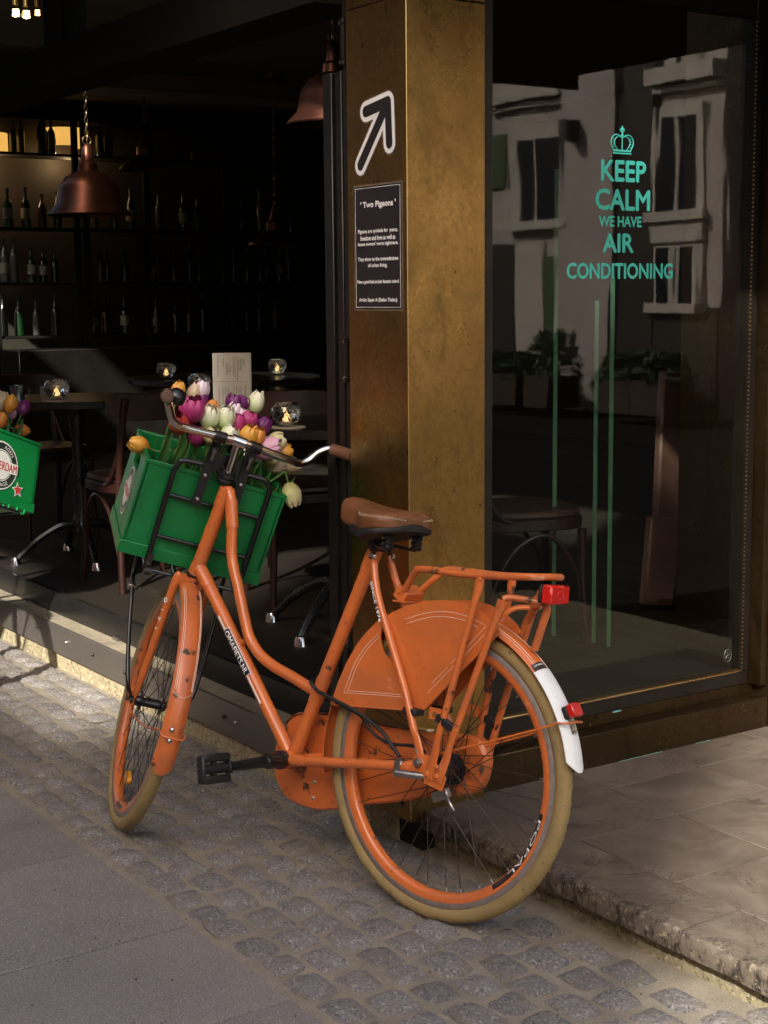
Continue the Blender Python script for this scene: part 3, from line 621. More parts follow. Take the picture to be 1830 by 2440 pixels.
# ================================================================== CAFE INTERIOR
FZ = .2615
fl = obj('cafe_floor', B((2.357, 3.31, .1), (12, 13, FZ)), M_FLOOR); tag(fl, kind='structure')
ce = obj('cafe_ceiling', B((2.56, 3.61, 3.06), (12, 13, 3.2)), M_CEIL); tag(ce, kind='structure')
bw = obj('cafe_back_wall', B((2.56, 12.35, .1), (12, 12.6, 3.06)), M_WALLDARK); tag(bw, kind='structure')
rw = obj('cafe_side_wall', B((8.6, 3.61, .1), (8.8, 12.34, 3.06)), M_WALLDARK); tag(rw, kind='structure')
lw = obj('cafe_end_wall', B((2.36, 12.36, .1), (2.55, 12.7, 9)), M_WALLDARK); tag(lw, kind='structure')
rf = obj('cafe_roof', B((2.24, 3.2, 9), (12, 13, 9.2)), M_BRICK); tag(rf, kind='structure')
co = obj('bar_cornice', B((3.0, 12.0, 2.90), (8.59, 12.34, 3.055)), M_BEAM); tag(co, kind='structure')
cbm = obj('ceiling_duct', B((3.2, 10.2, 2.93), (8.58, 10.6, 3.056)), M_CEIL); tag(cbm, kind='structure')

def bottle_mesh(k, mats):
    mb = MB(); r, h = ((.037, .30), (.036, .31), (.04, .28), (.033, .33))[k % 4]
    lathe(mb, [(0, 0), (r, .004), (r, h * .58), (r * .8, h * .66), (r * .36, h * .76), (r * .34, h * .95), (r * .42, h * .96), (r * .42, h), (0, h)], 12)
    return mesh('bottle', mb, mats)
BOT = [bottle_mesh(k, M_BOTTLE[k % 4]) for k in range(4)]
LAB = mesh('label', lathe(MB(), [(.0395, .07), (.0395, .15)], 12), M_LABELP)
shelf = empty('bar_shelving', loc=(5.5, 12.1, FZ)); tag(shelf, 'dark back-bar shelving full of bottles at the rear of the cafe', 'shelving')
SHL = Matrix.Translation((-5.5, -12.1, -FZ))
rows = [(2.625, 'top shelf under the ceiling'), (2.04, 'second shelf from the top'), (1.60, 'third shelf from the top'), (1.17, 'lowest shelf behind the bar')]
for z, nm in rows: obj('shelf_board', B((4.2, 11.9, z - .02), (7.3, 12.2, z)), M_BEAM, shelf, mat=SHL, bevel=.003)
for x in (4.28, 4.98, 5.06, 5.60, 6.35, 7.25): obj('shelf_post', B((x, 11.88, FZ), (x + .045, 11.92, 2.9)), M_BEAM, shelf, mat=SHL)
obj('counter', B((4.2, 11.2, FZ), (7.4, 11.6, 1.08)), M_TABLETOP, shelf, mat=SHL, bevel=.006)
nb = 0
for (z, nm), xs_ in zip(rows, ((4.55, 4.60, 4.75, 4.83, 4.90, 5.30, 5.36, 5.75, 6.15, 6.4), tuple(4.45 + .155 * i for i in range(18)), tuple(4.42 + .118 * i for i in range(24)), tuple(4.40 + .15 * i for i in range(18)))):
    for x in xs_:
        x += rng.uniform(-.03, .03)
        if min(abs(x - p - .02) for p in (4.98, 5.06, 5.60, 6.35)) < .05: continue
        o = bpy.data.objects.new('bottle', rng.choice(BOT)); COL.objects.link(o); o.location = (x, 12.05 + rng.uniform(-.04, .05), z + .0005); o.rotation_euler = (0, 0, rng.uniform(0, 6)); s = rng.uniform(.85, 1.1); o.scale = (s, s, s)
        tag(o, 'dark glossy bottle standing on the ' + nm, 'bottle', 'bottles on the ' + nm); nb += 1
        if rng.random() < .3:
            l_ = bpy.data.objects.new('label', LAB); COL.objects.link(l_); l_.parent = o

def drum(loc, r, h, label):
    t = empty('drum_lamp', loc=loc); tag(t, label, 'lamp')
    obj('lamp_shade', lathe(MB(), [(r * .97, 0), (r, .004), (r, h), (r * .97, h)], 28), M_DRUM, t); obj('suspension', cyl(MB(), (0, 0, h * .5), (0, 0, .24), .006, 6), M_BEAM, t)
    l = bpy.data.lights.new('lamp_glow', 'POINT'); l.energy = 2.0; l.color = (1, .66, .32); l.shadow_soft_size = .08; lo = bpy.data.objects.new('lamp_glow', l); COL.objects.link(lo); lo.parent = t; lo.location = (0, -.1, -.12)
    return t
drum((5.06, 12.24, 2.715), .185, .145, 'wide glowing yellow drum lamp behind the top bar shelf'); drum((4.36, 12.24, 2.64), .20, .15, 'glowing yellow drum lamp cut by the left frame edge above the bar')

def chain(mb, p0, p1, pitch=.028, r=.0022):
    p0 = V(p0); p1 = V(p1); n = int((p1 - p0).length / pitch); dz = (p1 - p0) / max(1, n)
    for i in range(n):
        c = p0 + dz * (i + .5); a = (1, 0, 0) if i % 2 else (0, 1, 0)
        tube(mb, [c + V(a) * .008 * cos(t) + dz.normalized() * pitch * .62 * sin(t) for t in [2 * pi * k / 8 for k in range(9)]], r, 5, cap=False)
    return mb
def pendant(loc, r, label, cz_=3.06, style=0, straight=False):
    """loc: centre of the shade's rim"""
    t = empty('pendant_lamp', loc=loc); tag(t, label, 'lamp', None)
    if style == 0: prof = [(r, 0), (r * .985, .012), (r * .80, .05), (r * .72, .13), (r * .55, .185), (r * .24, .215), (r * .22, .25), (r * .16, .262), (r * .12, .33), (.012, .345)]
    else: prof = [(r, 0), (r * .99, .014), (r * .93, .03), (r * .62, .075), (r * .34, .11), (r * .33, .17), (r * .2, .19), (.012, .30)]
    obj('lamp_shade', lathe(lathe(MB(), prof, 32), [(a * .97, b + .001) for a, b in prof[:6]], 32), M_COPPER, t)
    obj('rim', lathe(MB(), [(r * 1.0, -.004), (r * 1.02, .002), (r * 1.0, .008)], 32), M_COPPER, t)
    H = cz_ - loc[2]
    obj('hanger', tube(MB(), [(.0 + .022 * sin(a), 0, .36 + .022 * (1 - cos(a)) - .02) for a in [2 * pi * k / 12 for k in range(13)]], .003, 6), M_CHAIN, t)
    if straight: obj('rod', cyl(MB(), (0, 0, .34), (0, 0, H), .009, 8), M_COPPER, t)
    else: obj('chain', chain(MB(), (0, 0, .36), (0, 0, H - .03)), M_CHAIN, t)
    obj('ceiling_rose', lathe(MB(), [(0, H - .002), (.075, H - .002), (.075, H - .035), (.03, H - .045), (0, H - .045)], 20), M_COPPER, t)
    return t
pendant((3.107, 7.23, 1.877), .205, 'copper bell pendant lamp on a chain at left, nearest the street'); pendant((5.69, 9.867, 1.838), .20, 'copper pendant lamp with glowing orange rim left of the black window frame', style=1)
pendant((5.174, 10.933, 2.44), .20, 'dim copper pendant lamp high in the middle, with a reddish rim', straight=True, style=1); pendant((3.60, 5.72, 2.20), .20, 'copper pendant lamp high up, half hidden behind the black window frame')
for i, (p, lb) in enumerate((((2.66, 6.95, 2.765), 'bright round filament bulb at top left, first from the left'), ((2.70, 6.922, 2.757), 'bright round filament bulb at top left, second from the left'), ((2.86, 7.19, 2.82), 'faint filament bulb at top left, third from the left'), ((3.02, 7.46, 2.876), 'faintest filament bulb at top left, fourth from the left'))):
    t = empty('filament_bulb', loc=p); tag(t, lb, 'light bulb', 'row of bare bulbs at top left'); rr = .026 if i < 2 else .020
    obj('bulb_glass', lathe(MB(), [(0, -rr), (rr * .7, -rr * .72), (rr, 0), (rr * .75, rr * .7), (rr * .42, rr * 1.3), (rr * .4, rr * 1.7)], 14), M_THINGLASS, t)
    f_ = MB()
    for q in range(6):
        a = 2 * pi * q / 6; tube(f_, [(rr * .5 * cos(a), rr * .5 * sin(a), -rr * .6), (rr * .4 * cos(a + .5), rr * .4 * sin(a + .5), rr * .6)], (.005, .005, .0032, .0018)[i], 5)
    obj('filament', f_, M_BULB, t); obj('cable', cyl(MB(), (0, 0, rr * 1.6), (0, 0, 3.06 - p[2]), .004, 6), M_BEAM, t); obj('socket', cyl(MB(), (0, 0, rr * 1.3), (0, 0, rr * 3), .013, 10), M_BRASS, t)
    if i < 2: l = bpy.data.lights.new('bulb_glow', 'POINT'); l.energy = .9; l.color = (1, .70, .40); l.shadow_soft_size = .03; lo = bpy.data.objects.new('bulb_glow', l); COL.objects.link(lo); lo.parent = t; lo.location = (0, 0, -rr * 1.6)

# tables, chairs and what stands on them
def cafe_table(x, y, label, r=.36, legs=4, rot=0.):
    t = empty('cafe_table', loc=(x, y, FZ)); tag(t, label, 'table', 'cafe tables inside'); h = .755
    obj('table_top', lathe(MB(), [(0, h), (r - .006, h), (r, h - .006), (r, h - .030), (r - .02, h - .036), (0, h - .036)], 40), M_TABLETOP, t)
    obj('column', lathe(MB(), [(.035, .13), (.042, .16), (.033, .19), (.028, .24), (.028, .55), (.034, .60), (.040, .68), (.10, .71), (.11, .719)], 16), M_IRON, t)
    for k in range(legs):
        a = rot + 2 * pi * k / legs; ca, sa = cos(a), sin(a)
        pr = smooth([(.03, .17), (.10, .165), (.20, .11), (.27, .05), (.30, .022)], 4)
        pr = [(p[0], p[1]) for p in [(q.x, q.y) for q in [V((u_, v_, 0)) for u_, v_ in [(w.x, w.y) for w in [V((p.x, p.y, 0)) for p in smooth([(.03, .17, 0), (.10, .165, 0), (.20, .11, 0), (.27, .05, 0), (.30, .022, 0)], 4)]]]]]
        lg = obj('leg', tube(MB(), [(ca * q[0], sa * q[0], q[1]) for q in pr], [.020 - .006 * i / len(pr) for i in range(len(pr))], 8), M_IRON, t)
        obj('foot_cap', lathe(MB(), [(0, .035), (.016, .033), (.022, .02), (.026, 0), (0, 0)], 12, Matrix.Translation((ca * .305, sa * .305, 0))), M_CHROME, lg)
    return t
def chair(x, y, rz, label):
    """bentwood chair facing local +Y"""
    t = empty('bentwood_chair', loc=(x, y, FZ)); t.rotation_euler = (0, 0, rz); tag(t, label, 'chair', 'bentwood chairs inside')
    obj('seat', prism(MB(), [(.20 * sgnp(cos(a), .6), .20 * sgnp(sin(a), .6)) for a in [2 * pi * k / 28 for k in range(28)]], lambda a, b, c: V((a, b, c)), .447, .472), M_SEATLEATHER, t, bevel=.006)
    obj('seat_ring', prism(MB(), [(.207 * sgnp(cos(a), .6), .207 * sgnp(sin(a), .6)) for a in [2 * pi * k / 28 for k in range(28)]], lambda a, b, c: V((a, b, c)), .405, .446), M_CHAIRWOOD, t, bevel=.004)
    for s in (-1, 1):
        obj('leg', tube(MB(), smooth([(s * .175, .175, .405), (s * .178, .178, .2), (s * .19, .195, 0)], 5), [.0165 - .003 * i / 10 for i in range(11)], 10), M_CHAIRWOOD, t)
        obj('back_post', tube(MB(), smooth([(s * .19, -.215, 0), (s * .182, -.19, .25), (s * .18, -.19, .46), (s * .178, -.235, .70), (s * .175, -.265, .80)], 5), .0155, 10), M_CHAIRWOOD, t)
        obj('brace', tube(MB(), smooth([(s * .19, .165, .16), (s * .19, .15, .26), (s * .185, .05, .385), (s * .182, -.08, .33), (s * .184, -.18, .14)], 6), .0085, 8), M_CHAIRWOOD, t)
        obj('back_bracket', tube(MB(), smooth([(s * .19, -.02, .43), (s * .197, -.12, .45), (s * .19, -.185, .54), (s * .182, -.215, .62)], 5), .009, 8), M_CHAIRWOOD, t)
    rail = MB(); n = 14
    for i in range(n + 1):
        u_ = -1 + 2 * i / n; xx = .235 * u_; yy = -.262 + .05 * (u_ ** 2) * 1.0; e = 1 - abs(u_) ** 6 * .6; z0, z1 = .765 - .055 * e, .765 + .055 * e
        rail.v += [(xx, yy - .011, z0), (xx, yy - .013, z1), (xx, yy + .009, z1), (xx, yy + .011, z0)]
    for i in range(n):
        for q in range(4): rail.f.append((i * 4 + q, i * 4 + (q + 1) % 4, i * 4 + 4 + (q + 1) % 4, i * 4 + 4 + q)); rail.m.append(0)
    rail.f += [(0, 1, 2, 3), tuple(n * 4 + q for q in (3, 2, 1, 0))]; rail.m += [0, 0]
    obj('backrest', rail, M_CHAIRWOOD, t, bevel=.004)
    return t
def sgnp(v, p): return (1 if v >= 0 else -1) * abs(v) ** p
cafe_table(2.74, 6.60, 'dark round cafe table at left with glass candle and tin cup', rot=-pi / 2 - .18); cafe_table(2.92, 4.62, 'dark round table right of the bicycle, carrying the nearest candle and menu', rot=.5)
cafe_table(3.50, 6.65, 'dark cafe table behind the tulips with a faceted candle ball', rot=.3); cafe_table(4.15, 7.80, 'farthest dark cafe table with two candle balls', r=.55, rot=.9)
chair(2.735, 5.93, 0, 'reddish bentwood chair with dark leather seat beside the left cafe table'); chair(3.12, 5.22, pi - .25, 'bentwood chair seen between the menu card and the nearest candle')
chair(2.86, 7.35, pi + .1, 'dark bentwood chair at the far side of the left table'); chair(3.35, 4.15, -1.9, 'bentwood chair in shadow behind the bicycle saddle')
TZ = FZ + .7555
def candle_ball(x, y, r, label, z=TZ):
    t = empty('candle_holder', loc=(x, y, z + .004)); tag(t, label, 'candle holder', 'faceted glass candle balls')
    prof = [(0, .001)] + [(r * sin(a), r * .92 * (1 - cos(a))) for a in [rad(28 + 17.5 * k) for k in range(7)]]
    mb = MB()
    # staggered facets, inner and outer skin
    def skin(k_, s):
        n = 14
        for j, (rr, zz) in enumerate(prof[1:]):
            for i in range(n): a = 2 * pi * (i + .5 * (j % 2)) / n; mb.v.append((rr * k_ * cos(a), rr * k_ * sin(a), (zz - r * .9) * k_ + r * .9))
        b = len(mb.v) - n * (len(prof) - 1)
        for j in range(len(prof) - 2):
            for i in range(n):
                a0 = b + j * n + i; a1 = b + j * n + (i + 1) % n; b0 = a0 + n; b1 = a1 + n
                fs = [(a0, a1, b0), (a1, b1, b0)] if j % 2 == 0 else [(a0, a1, b1), (a0, b1, b0)]
                mb.f += fs if s else [f[::-1] for f in fs]; mb.m += [0, 0]
        mb.f.append(tuple(b + i for i in range(n))[::(-1 if s else 1)]); mb.m.append(0)
    skin(1, True); skin(.80, False)
    obj('glass_bowl', mb, M_GLASSBALL, t, sharp=0)
    obj('candle', lathe(MB(), [(0, r * .22), (r * .34, r * .22), (r * .34, r * .5), (0, r * .5)], 14), M_WAX, t)
    obj('flame', lathe(MB(), [(0, r * .52), (r * .10, r * .66), (r * .07, r * .82), (0, r * 1.0)], 8), M_FLAME, t)
    return t
def coaster(x, y, z, r, label):
    o = obj('coaster', lathe(MB(), [(0, .004), (r, .004), (r, 0), (0, 0)], 28), M_CORK); o.location = (x, y, z); tag(o, label, 'coaster'); return o
candle_ball(2.655, 4.55, .052, 'large faceted glass candle ball right of the tulips'); coaster(2.655, 4.54, TZ, .062, 'round pale coaster under the nearest glass candle ball')
candle_ball(2.575, 6.42, .058, 'faceted glass candle ball on the left table'); coaster(2.575, 6.42, TZ, .07, 'pale coaster under the candle ball on the left table')
candle_ball(3.32, 6.50, .056, 'faceted glass candle ball just behind the left handlebar grip'); candle_ball(3.75, 7.74, .056, 'distant faceted candle ball left of the menu card'); candle_ball(4.45, 7.72, .056, 'distant faceted candle ball right of the menu card')
t = empty('tin_cup', loc=(2.47, 6.62, TZ)); tag(t, 'small shiny tin cup on the left table', 'cup'); obj('cup_wall', lathe(lathe(MB(), [(0, .001), (.030, 0), (.034, .062), (.032, .064)], 20), [(.032, .064), (.028, .004), (0, .004)], 20), M_TIN, t); obj('handle', tube(MB(), smooth([(.03, 0, .05), (.052, 0, .045), (.05, 0, .02), (.029, 0, .012)], 4), .003, 6), M_TIN, t)
o = obj('sugar_box', B((2.555, 6.50, TZ), (2.635, 6.57, TZ + .058)), M_CORK, bevel=.002); tag(o, 'small pale sugar box beside the candle on the left table', 'box')
# menu card standing on the near table, its print running downwards
mn = empty('menu_card', loc=(2.665, 4.96, TZ)); tag(mn, 'tall grey printed menu card standing behind the tulips', 'menu')
mn.rotation_euler = (0, 0, rad(-30)); mo = Matrix.Identity(4)
for q, (dx, dy) in enumerate(((0, 0), (.004, .006), (.007, .011))):
    obj('page', B((-.068 + dx, dy, .0), (.066 + dx, dy + .0012, .245)), M_MENU, mn)
mt = MB(); yk2 = -.0006
def mtext(s, x, z, w, h): text(mt, s, (x, yk2, z), (0, 0, -1), (1, 0, 0), w, h, bold=.0002)
mtext('HOT', .046, .208, .024, .0062); mtext('SNACKS', .036, .203, .040, .0062); mtext('COLD', -.006, .190, .030, .0062); mtext('SNACKS', -.016, .186, .042, .0062); mtext('SHARE IT', .050, .098, .058, .0058); mtext('SWEET', -.012, .098, .040, .0058)
for x, z0, z1 in ((.028, .175, .232), (.022, .150, .232), (.014, .160, .232), (.008, .168, .232), (-.028, .20, .225), (-.048, .16, .235), (.034, .05, .125), (.026, .06, .12), (.018, .04, .125), (.008, .05, .12), (-.022, .05, .12), (-.032, .06, .125), (-.046, .05, .12)):
    z = z1
    while z > z0:
        wv = random.uniform(.003, .008); box(mt, (x - .0011, yk2 - .0002, z - wv), (x + .0011, yk2 + .0002, z)); z -= wv + .002
box(mt, (-.060, yk2 - .0002, .141), (.060, yk2 + .0002, .1418)); box(mt, (-.060, yk2 - .0002, .238), (.060, yk2 + .0002, .2386))
obj('print', mt, M_INK, mn)

# behind the shop window
def glass_leaf(x, y, label, h=1.9):
    t = empty('glass_panel', loc=(x, y, FZ)); tag(t, label, 'glass panel'); dx, dy = .25, .40
    an = atan2(y, x); ax = V((cos(an), sin(an), 0))
    obj('clear_glass', prism(MB(), [(0.006, -.005), (.5, -.005), (.5, .005), (.006, .005)], lambda a, b, c: V((0, 0, c)) + ax * a + V((-ax.y, ax.x, 0)) * b, 0.01, h), M_THINGLASS, t)
    obj('polished_edge', prism(MB(), [(-.003, -.007), (.0055, -.007), (.0055, .007), (-.003, .007)], lambda a, b, c: V((0, 0, c)) + ax * a + V((-ax.y, ax.x, 0)) * b, 0.01, h), M_GLASSEDGE, t)
glass_leaf(3.43, 4.04, 'leftmost green-edged glass panel behind the shop window', 1.62); glass_leaf(3.474, 3.88, 'middle green-edged glass panel behind the shop window', 1.18); glass_leaf(3.475, 3.805, 'right green-edged glass panel behind the shop window', 1.27)
t = empty('leather_settle', loc=(4.15, 4.25, FZ)); tag(t, 'brown leather panel leaning in the dark behind the shop window', 'panel')
obj('upper_pad', prism(MB(), [(-.03, .13), (.09, .10), (.13, .90), (.0, .91)], lambda a, b, c: V((a, c, b)), 0, .04), M_PANELBROWN, t, bevel=.008)
obj('lower_pad', prism(MB(), [(-.13, .02), (.02, .0), (.06, .34), (-.10, .36)], lambda a, b, c: V((a, c, b)), -.05, -.01), M_PANELBROWN, t, bevel=.008)
t = empty('louvred_shutter', loc=(4.46, 4.3, FZ)); tag(t, 'slatted wooden shutter at the right behind the shop window', 'shutter')
for i in range(22): obj('slat', B((-.10, -.01, .03 + i * .055), (.075, .008, .05 + i * .055)), M_SLAT, t, bevel=.002)
obj('frame', MB().join(B((-.125, -.012, 0), (-.101, .012, 1.25))).join(B((.076, -.012, 0), (.10, .012, 1.25))), M_BEAM, t)
for p, lb in (((6.04, 6.0, 1.585), 'small candle flame seen through the shop window, left one'), ((6.295, 6.0, 1.49), 'small candle flame seen through the shop window, right one')):
    t = empty('wall_candle', loc=p); tag(t, lb, 'candle', 'wall candles'); obj('candle', lathe(MB(), [(0, 0), (.018, 0), (.018, .03), (0, .03)], 12), M_WAX, t); obj('flame', lathe(MB(), [(0, .032), (.006, .042), (.004, .056), (0, .07)], 8), M_FLAME, t)
    obj('bracket', B((-.02, -.02, -.012), (.02, 2.6 if 0 else .02, -.001)), M_IRON, t); obj('stand', cyl(MB(), (0, 0, -.012), (0, 0, FZ - p[2]), .008, 8), M_IRON, t)

# ================================================================== HOUSES ACROSS THE STREET (they shade the scene and show in the glass)
def house(name, label, lo, hi, m, face, wins, trims=(), foot=None):
    """face: '+x' or '+y' street face; wins: (a0,a1,z0,z1)"""
    t = empty(name, loc=(lo[0], lo[1], 0)); tag(t, label, 'house'); T = Matrix.Translation((-lo[0], -lo[1], 0))
    obj('wall', prism(MB(), foot, lambda a, b, c: V((a, b, c)), lo[2], hi[2]) if foot else B(lo, hi), m, t, mat=T)
    for a0, a1, z0, z1 in wins:
        if face == '+x': f = lambda a, z, d_: (hi[0] + d_, a, z)
        elif face == '-x': f = lambda a, z, d_: (lo[0] - d_, a, z)
        else: f = lambda a, z, d_: (a, hi[1] + d_, z)
        def bx(a0, a1, z0, z1, d0, d1): p, q = f(a0, z0, d0), f(a1, z1, d1); return B([min(x, y) for x, y in zip(p, q)], [max(x, y) for x, y in zip(p, q)])
        w = obj('window', bx(a0 - .12, a1 + .12, z0 - .0, z1 + .14, .002, .05), M_STUCCOTRIM, t, mat=T)
        obj('pane', bx(a0, a1, z0, z1, .051, .056), M_WINDARK, w); obj('sill', bx(a0 - .2, a1 + .2, z0 - .12, z0 - .001, .002, .16), M_STUCCOTRIM, w)
        obj('glazing_bar', bx((a0 + a1) / 2 - .03, (a0 + a1) / 2 + .03, z0, z1, .057, .08), M_STUCCOTRIM, w)
    for a0, a1, z0, z1, d_ in trims:
        p, q = ((lo[0] - d_, a0, z0), (lo[0] - .003, a1, z1)) if face == '-x' else ((hi[0] + .003, a0, z0), (hi[0] + d_, a1, z1)) if face == '+x' else ((a0, hi[1] + .003, z0), (a1, hi[1] + d_, z1))
        obj('cornice_or_reflector', B(p, q), M_STUCCOTRIM, t, mat=T)
    return t
grid = lambda a0, n, st, w, zs: [(a0 + i * st, a0 + i * st + w, z0, z1) for i in range(n) for z0, z1 in zs]
house('shade_house', 'unseen narrow brown brick house shaped to shade the bicycle', (-16, -4.2, -.1), (-6, -1.55, 9.9), M_BRICK, '+x', foot=((-6, -1.55), (-6, -4.2), (-10, -7.3), (-10, -4.65)), wins=grid(-3.7, 2, 1.0, .6, ((3.0, 4.6), (6.0, 7.8))))  # unseen house, flank cut along the sun's path to shape the shade
house('sun_block_house', 'unseen low brown brick house added to block sun through the gap', (-8.5, -1.54, -.1), (-6, 3.19, 7.05), M_BRICK, '+x', wins=grid(-1.0, 3, 1.3, .7, ((2.6, 4.0), (4.9, 6.2))))  # unseen low house added; its roof height trims the sun patch
house('brick_house', 'wide brown brick house across the street, left of the narrow one', (-16, -32, -.1), (-6, -9.2, 9), M_BRICK, '+x', grid(-30, 9, 2.1, 1.1, ((2.6, 4.0), (4.9, 6.2))))
house('brick_house', 'brown brick house farther up the street opposite the cafe', (-16, 3.2, -.1), (-6, 40, 7), M_BRICK, '+x', grid(5, 8, 2.4, 1.1, ((2.6, 4.0), (4.9, 6.2))))
M_SLATE = pm('dark_slate_roof', (.018, .017, .018), .7, var=.3, vs=5, bump=.4, bs=25); M_DARKPAINT = pm('dark_brown_paint', (.022, .016, .012), .6, var=.3, vs=3)
hw = house('stucco_house', 'pale stucco house with white cornices seen in the shop window reflection', (14, -11.35, -.1), (20, -6.85, 4.52), M_STUCCO, '-x', wins=[(-10.80, -9.86, 2.50, 3.62), (-7.90, -7.28, 2.50, 3.66), (-7.90, -7.28, 1.35, 2.06), (-9.9, -9.82, 2.2, 2.3)][:3],
           trims=((-11.33, -9.80, 4.16, 4.30, .20), (-11.33, -9.80, 4.06, 4.12, .10), (-7.99, -6.87, 4.06, 4.26, .22), (-7.99, -6.87, 3.96, 4.02, .10), (-7.99, -7.15, 2.12, 2.40, .10)))
TT = Matrix.Translation((-14, 11.35, 0))
def hp_(nm, lo, hi, m): return obj(nm, B(lo, hi), m, hw, mat=TT)
hp_('pilaster', (13.86, -9.76, -.1), (13.998, -8.72, 4.40), M_STUCCO); hp_('dark_strip', (13.93, -8.68, -.1), (13.996, -8.0, 4.8), M_DARKPAINT); hp_('parapet', (14.05, -7.98, 4.525), (14.5, -6.87, 4.98), M_STUCCO)  # dark strip painted for a gap beside the pilaster, laid on the wall
hp_('roof', (14.3, -11.4, 4.53), (20, -8.0, 9), M_SLATE); hp_('roof', (14.55, -7.99, 4.53), (20, -6.8, 9), M_SLATE); hp_('downpipe', (13.78, -7.45, 4.27), (13.84, -7.38, 5.0), M_DARKPAINT)
hp_('curtained_door', (13.96, -10.85, .4), (13.998, -10.2, 2.20), M_STUCCOTRIM); hp_('shop_front', (13.95, -10.18, -.1), (13.997, -9.80, 2.0), M_GREENPAINT); hp_('shop_front', (13.95, -11.34, -.1), (13.997, -10.87, 2.2), M_DARKPAINT); hp_('shop_front', (13.95, -7.98, -.1), (13.997, -6.86, 1.30), M_DARKPAINT); hp_('side_frieze', (13.95, -11.34, 3.0), (13.997, -10.98, 3.75), M_GREENPAINT)
hb_ = hp_('bracket', (13.60, -9.50, 3.50), (13.855, -9.36, 3.78), M_DARKPAINT)
house('dark_house', 'dark painted house added for the dark gap beside the pale stucco house', (14.3, -6.84, -.1), (20, 4, 9), M_DARKPAINT, '-x', wins=[(-5.5, -4.5, 2.4, 3.6), (-3.0, -2.0, 2.4, 3.6)])  # house added in a dark gap, its darkness put into the paint
house('dark_house', 'dark green painted house on the far side of the pale stucco house', (14.3, -24, -.1), (20, -11.37, 9), M_DARKPAINT, '-x', wins=[(-17.5, -16.5, 2.4, 3.6)], trims=((-13.9, -12.75, .3, 3.6, .12),))  # its trim is no cornice: pale slab added for the pillar's bright reflection
aw = empty('added_awning', loc=(2.2, 4.75, 2.95)); tag(aw, 'unseen dark awning added above the cafe front to cut the sun', 'awning'); AWI = Matrix.Translation((-2.2, -4.75, -2.95))
obj('cloth', B((-.5, 3.85, 2.95), (2.20, 12, 2.965)), M_DARKPAINT, aw, mat=AWI); obj('front_bar', cyl(MB(), (-.5, 3.84, 2.95), (-.5, 12, 2.95), .03, 10), M_BLACKMETAL, aw, mat=AWI)  # unseen awning added to keep sun off the upper front and interior
# planters with bushes, added to break up the flat reflection of the far street
M_BUSH = pm('bush_leaves', (.035, .07, .018), .6, var=.5, vs=8); M_POT = pm('planter_box', (.05, .035, .025), .8, var=.2)
for i, y in enumerate((-11.0, -9.9, -9.1, -7.6, -7.0)):
    t = empty('added_planter', loc=(13.2, y, -.01)); tag(t, 'leafy bush in a dark box, added to break up the shop window reflection', 'planter', 'planters along the far pavement'); R_ = random.Random(i); hh = R_.uniform(.25, .6)
    obj('box', B((-.25, -.3, 0), (.25, .3, .42)), M_POT, t, bevel=.01); lf = MB()
    for k in range(520):
        a = R_.uniform(0, 2 * pi); q = R_.random() ** .5; zz = R_.random(); c_ = V((.36 * q * cos(a) * (1.1 - .5 * zz), .42 * q * sin(a) * (1.1 - .5 * zz), .42 + hh * zz)); d1 = V((R_.uniform(-1, 1), R_.uniform(-1, 1), R_.uniform(-1, 1))).normalized(); d2 = d1.orthogonal().normalized(); lf.add([c_ - d1 * .05, c_ + d2 * .025, c_ + d1 * .05, c_ - d2 * .025], [(0, 1, 2, 3)])
    obj('foliage', lf, M_BUSH, t, sharp=0)
# dark canopy over the marble entrance, above the frame
cn = empty('entrance_canopy', loc=(2.46, 3.18, 2.42)); tag(cn, 'dark canopy over the marble entrance beside the brass pillar', 'canopy'); CNI = Matrix.Translation((-2.46, -3.18, -2.42))
obj('soffit', B((2.46, 1.25, 2.42), (4.6, 3.184, 2.50)), M_BEAM, cn, mat=CNI); obj('valance', B((2.46, 1.22, 2.36), (4.6, 1.248, 2.62)), M_DARKPAINT, cn, mat=CNI)

# ================================================================== THE BICYCLE
# local axes: x forward, y to its left, z up in the plane of the frame; origin where the rear tyre touches the ground
A_ = V((2.0067, 2.8014, .002)); D_ = V((-.257664, .966235, 0)); N_ = V((-.954964, -.254659, .152289)); U_ = V((.147147, .039239, .988336))
def frame4(x, y, z, o):
    m = Matrix((x, y, z)).transposed().to_4x4(); m.translation = o; return m
MB_ = frame4(D_, N_, U_, A_)
O_ = V((1.789163, 3.826978, .350859 + .002)); FS = V((.347901, .919372, .183630)); NS = V((-.910956, .285188, .298038)); ES = V((.221639, -.270967, .936725))
MS_ = frame4(FS, NS, ES, O_); ST = MB_.inverted() @ MS_          # steering frame, in bicycle coordinates
bike = empty('bicycle', MB_); tag(bike, 'orange step-through bicycle with front carrier leaning on the brass pillar', 'bicycle')
RA = V((0, 0, .355))
def bp(name, mb, m, parent=bike, mat=None, sharp=38, bevel=0): return obj(name, mb, m, parent, mat=mat, sharp=sharp, bevel=bevel)
def mir(p): return V((p[0], -p[1], p[2]))

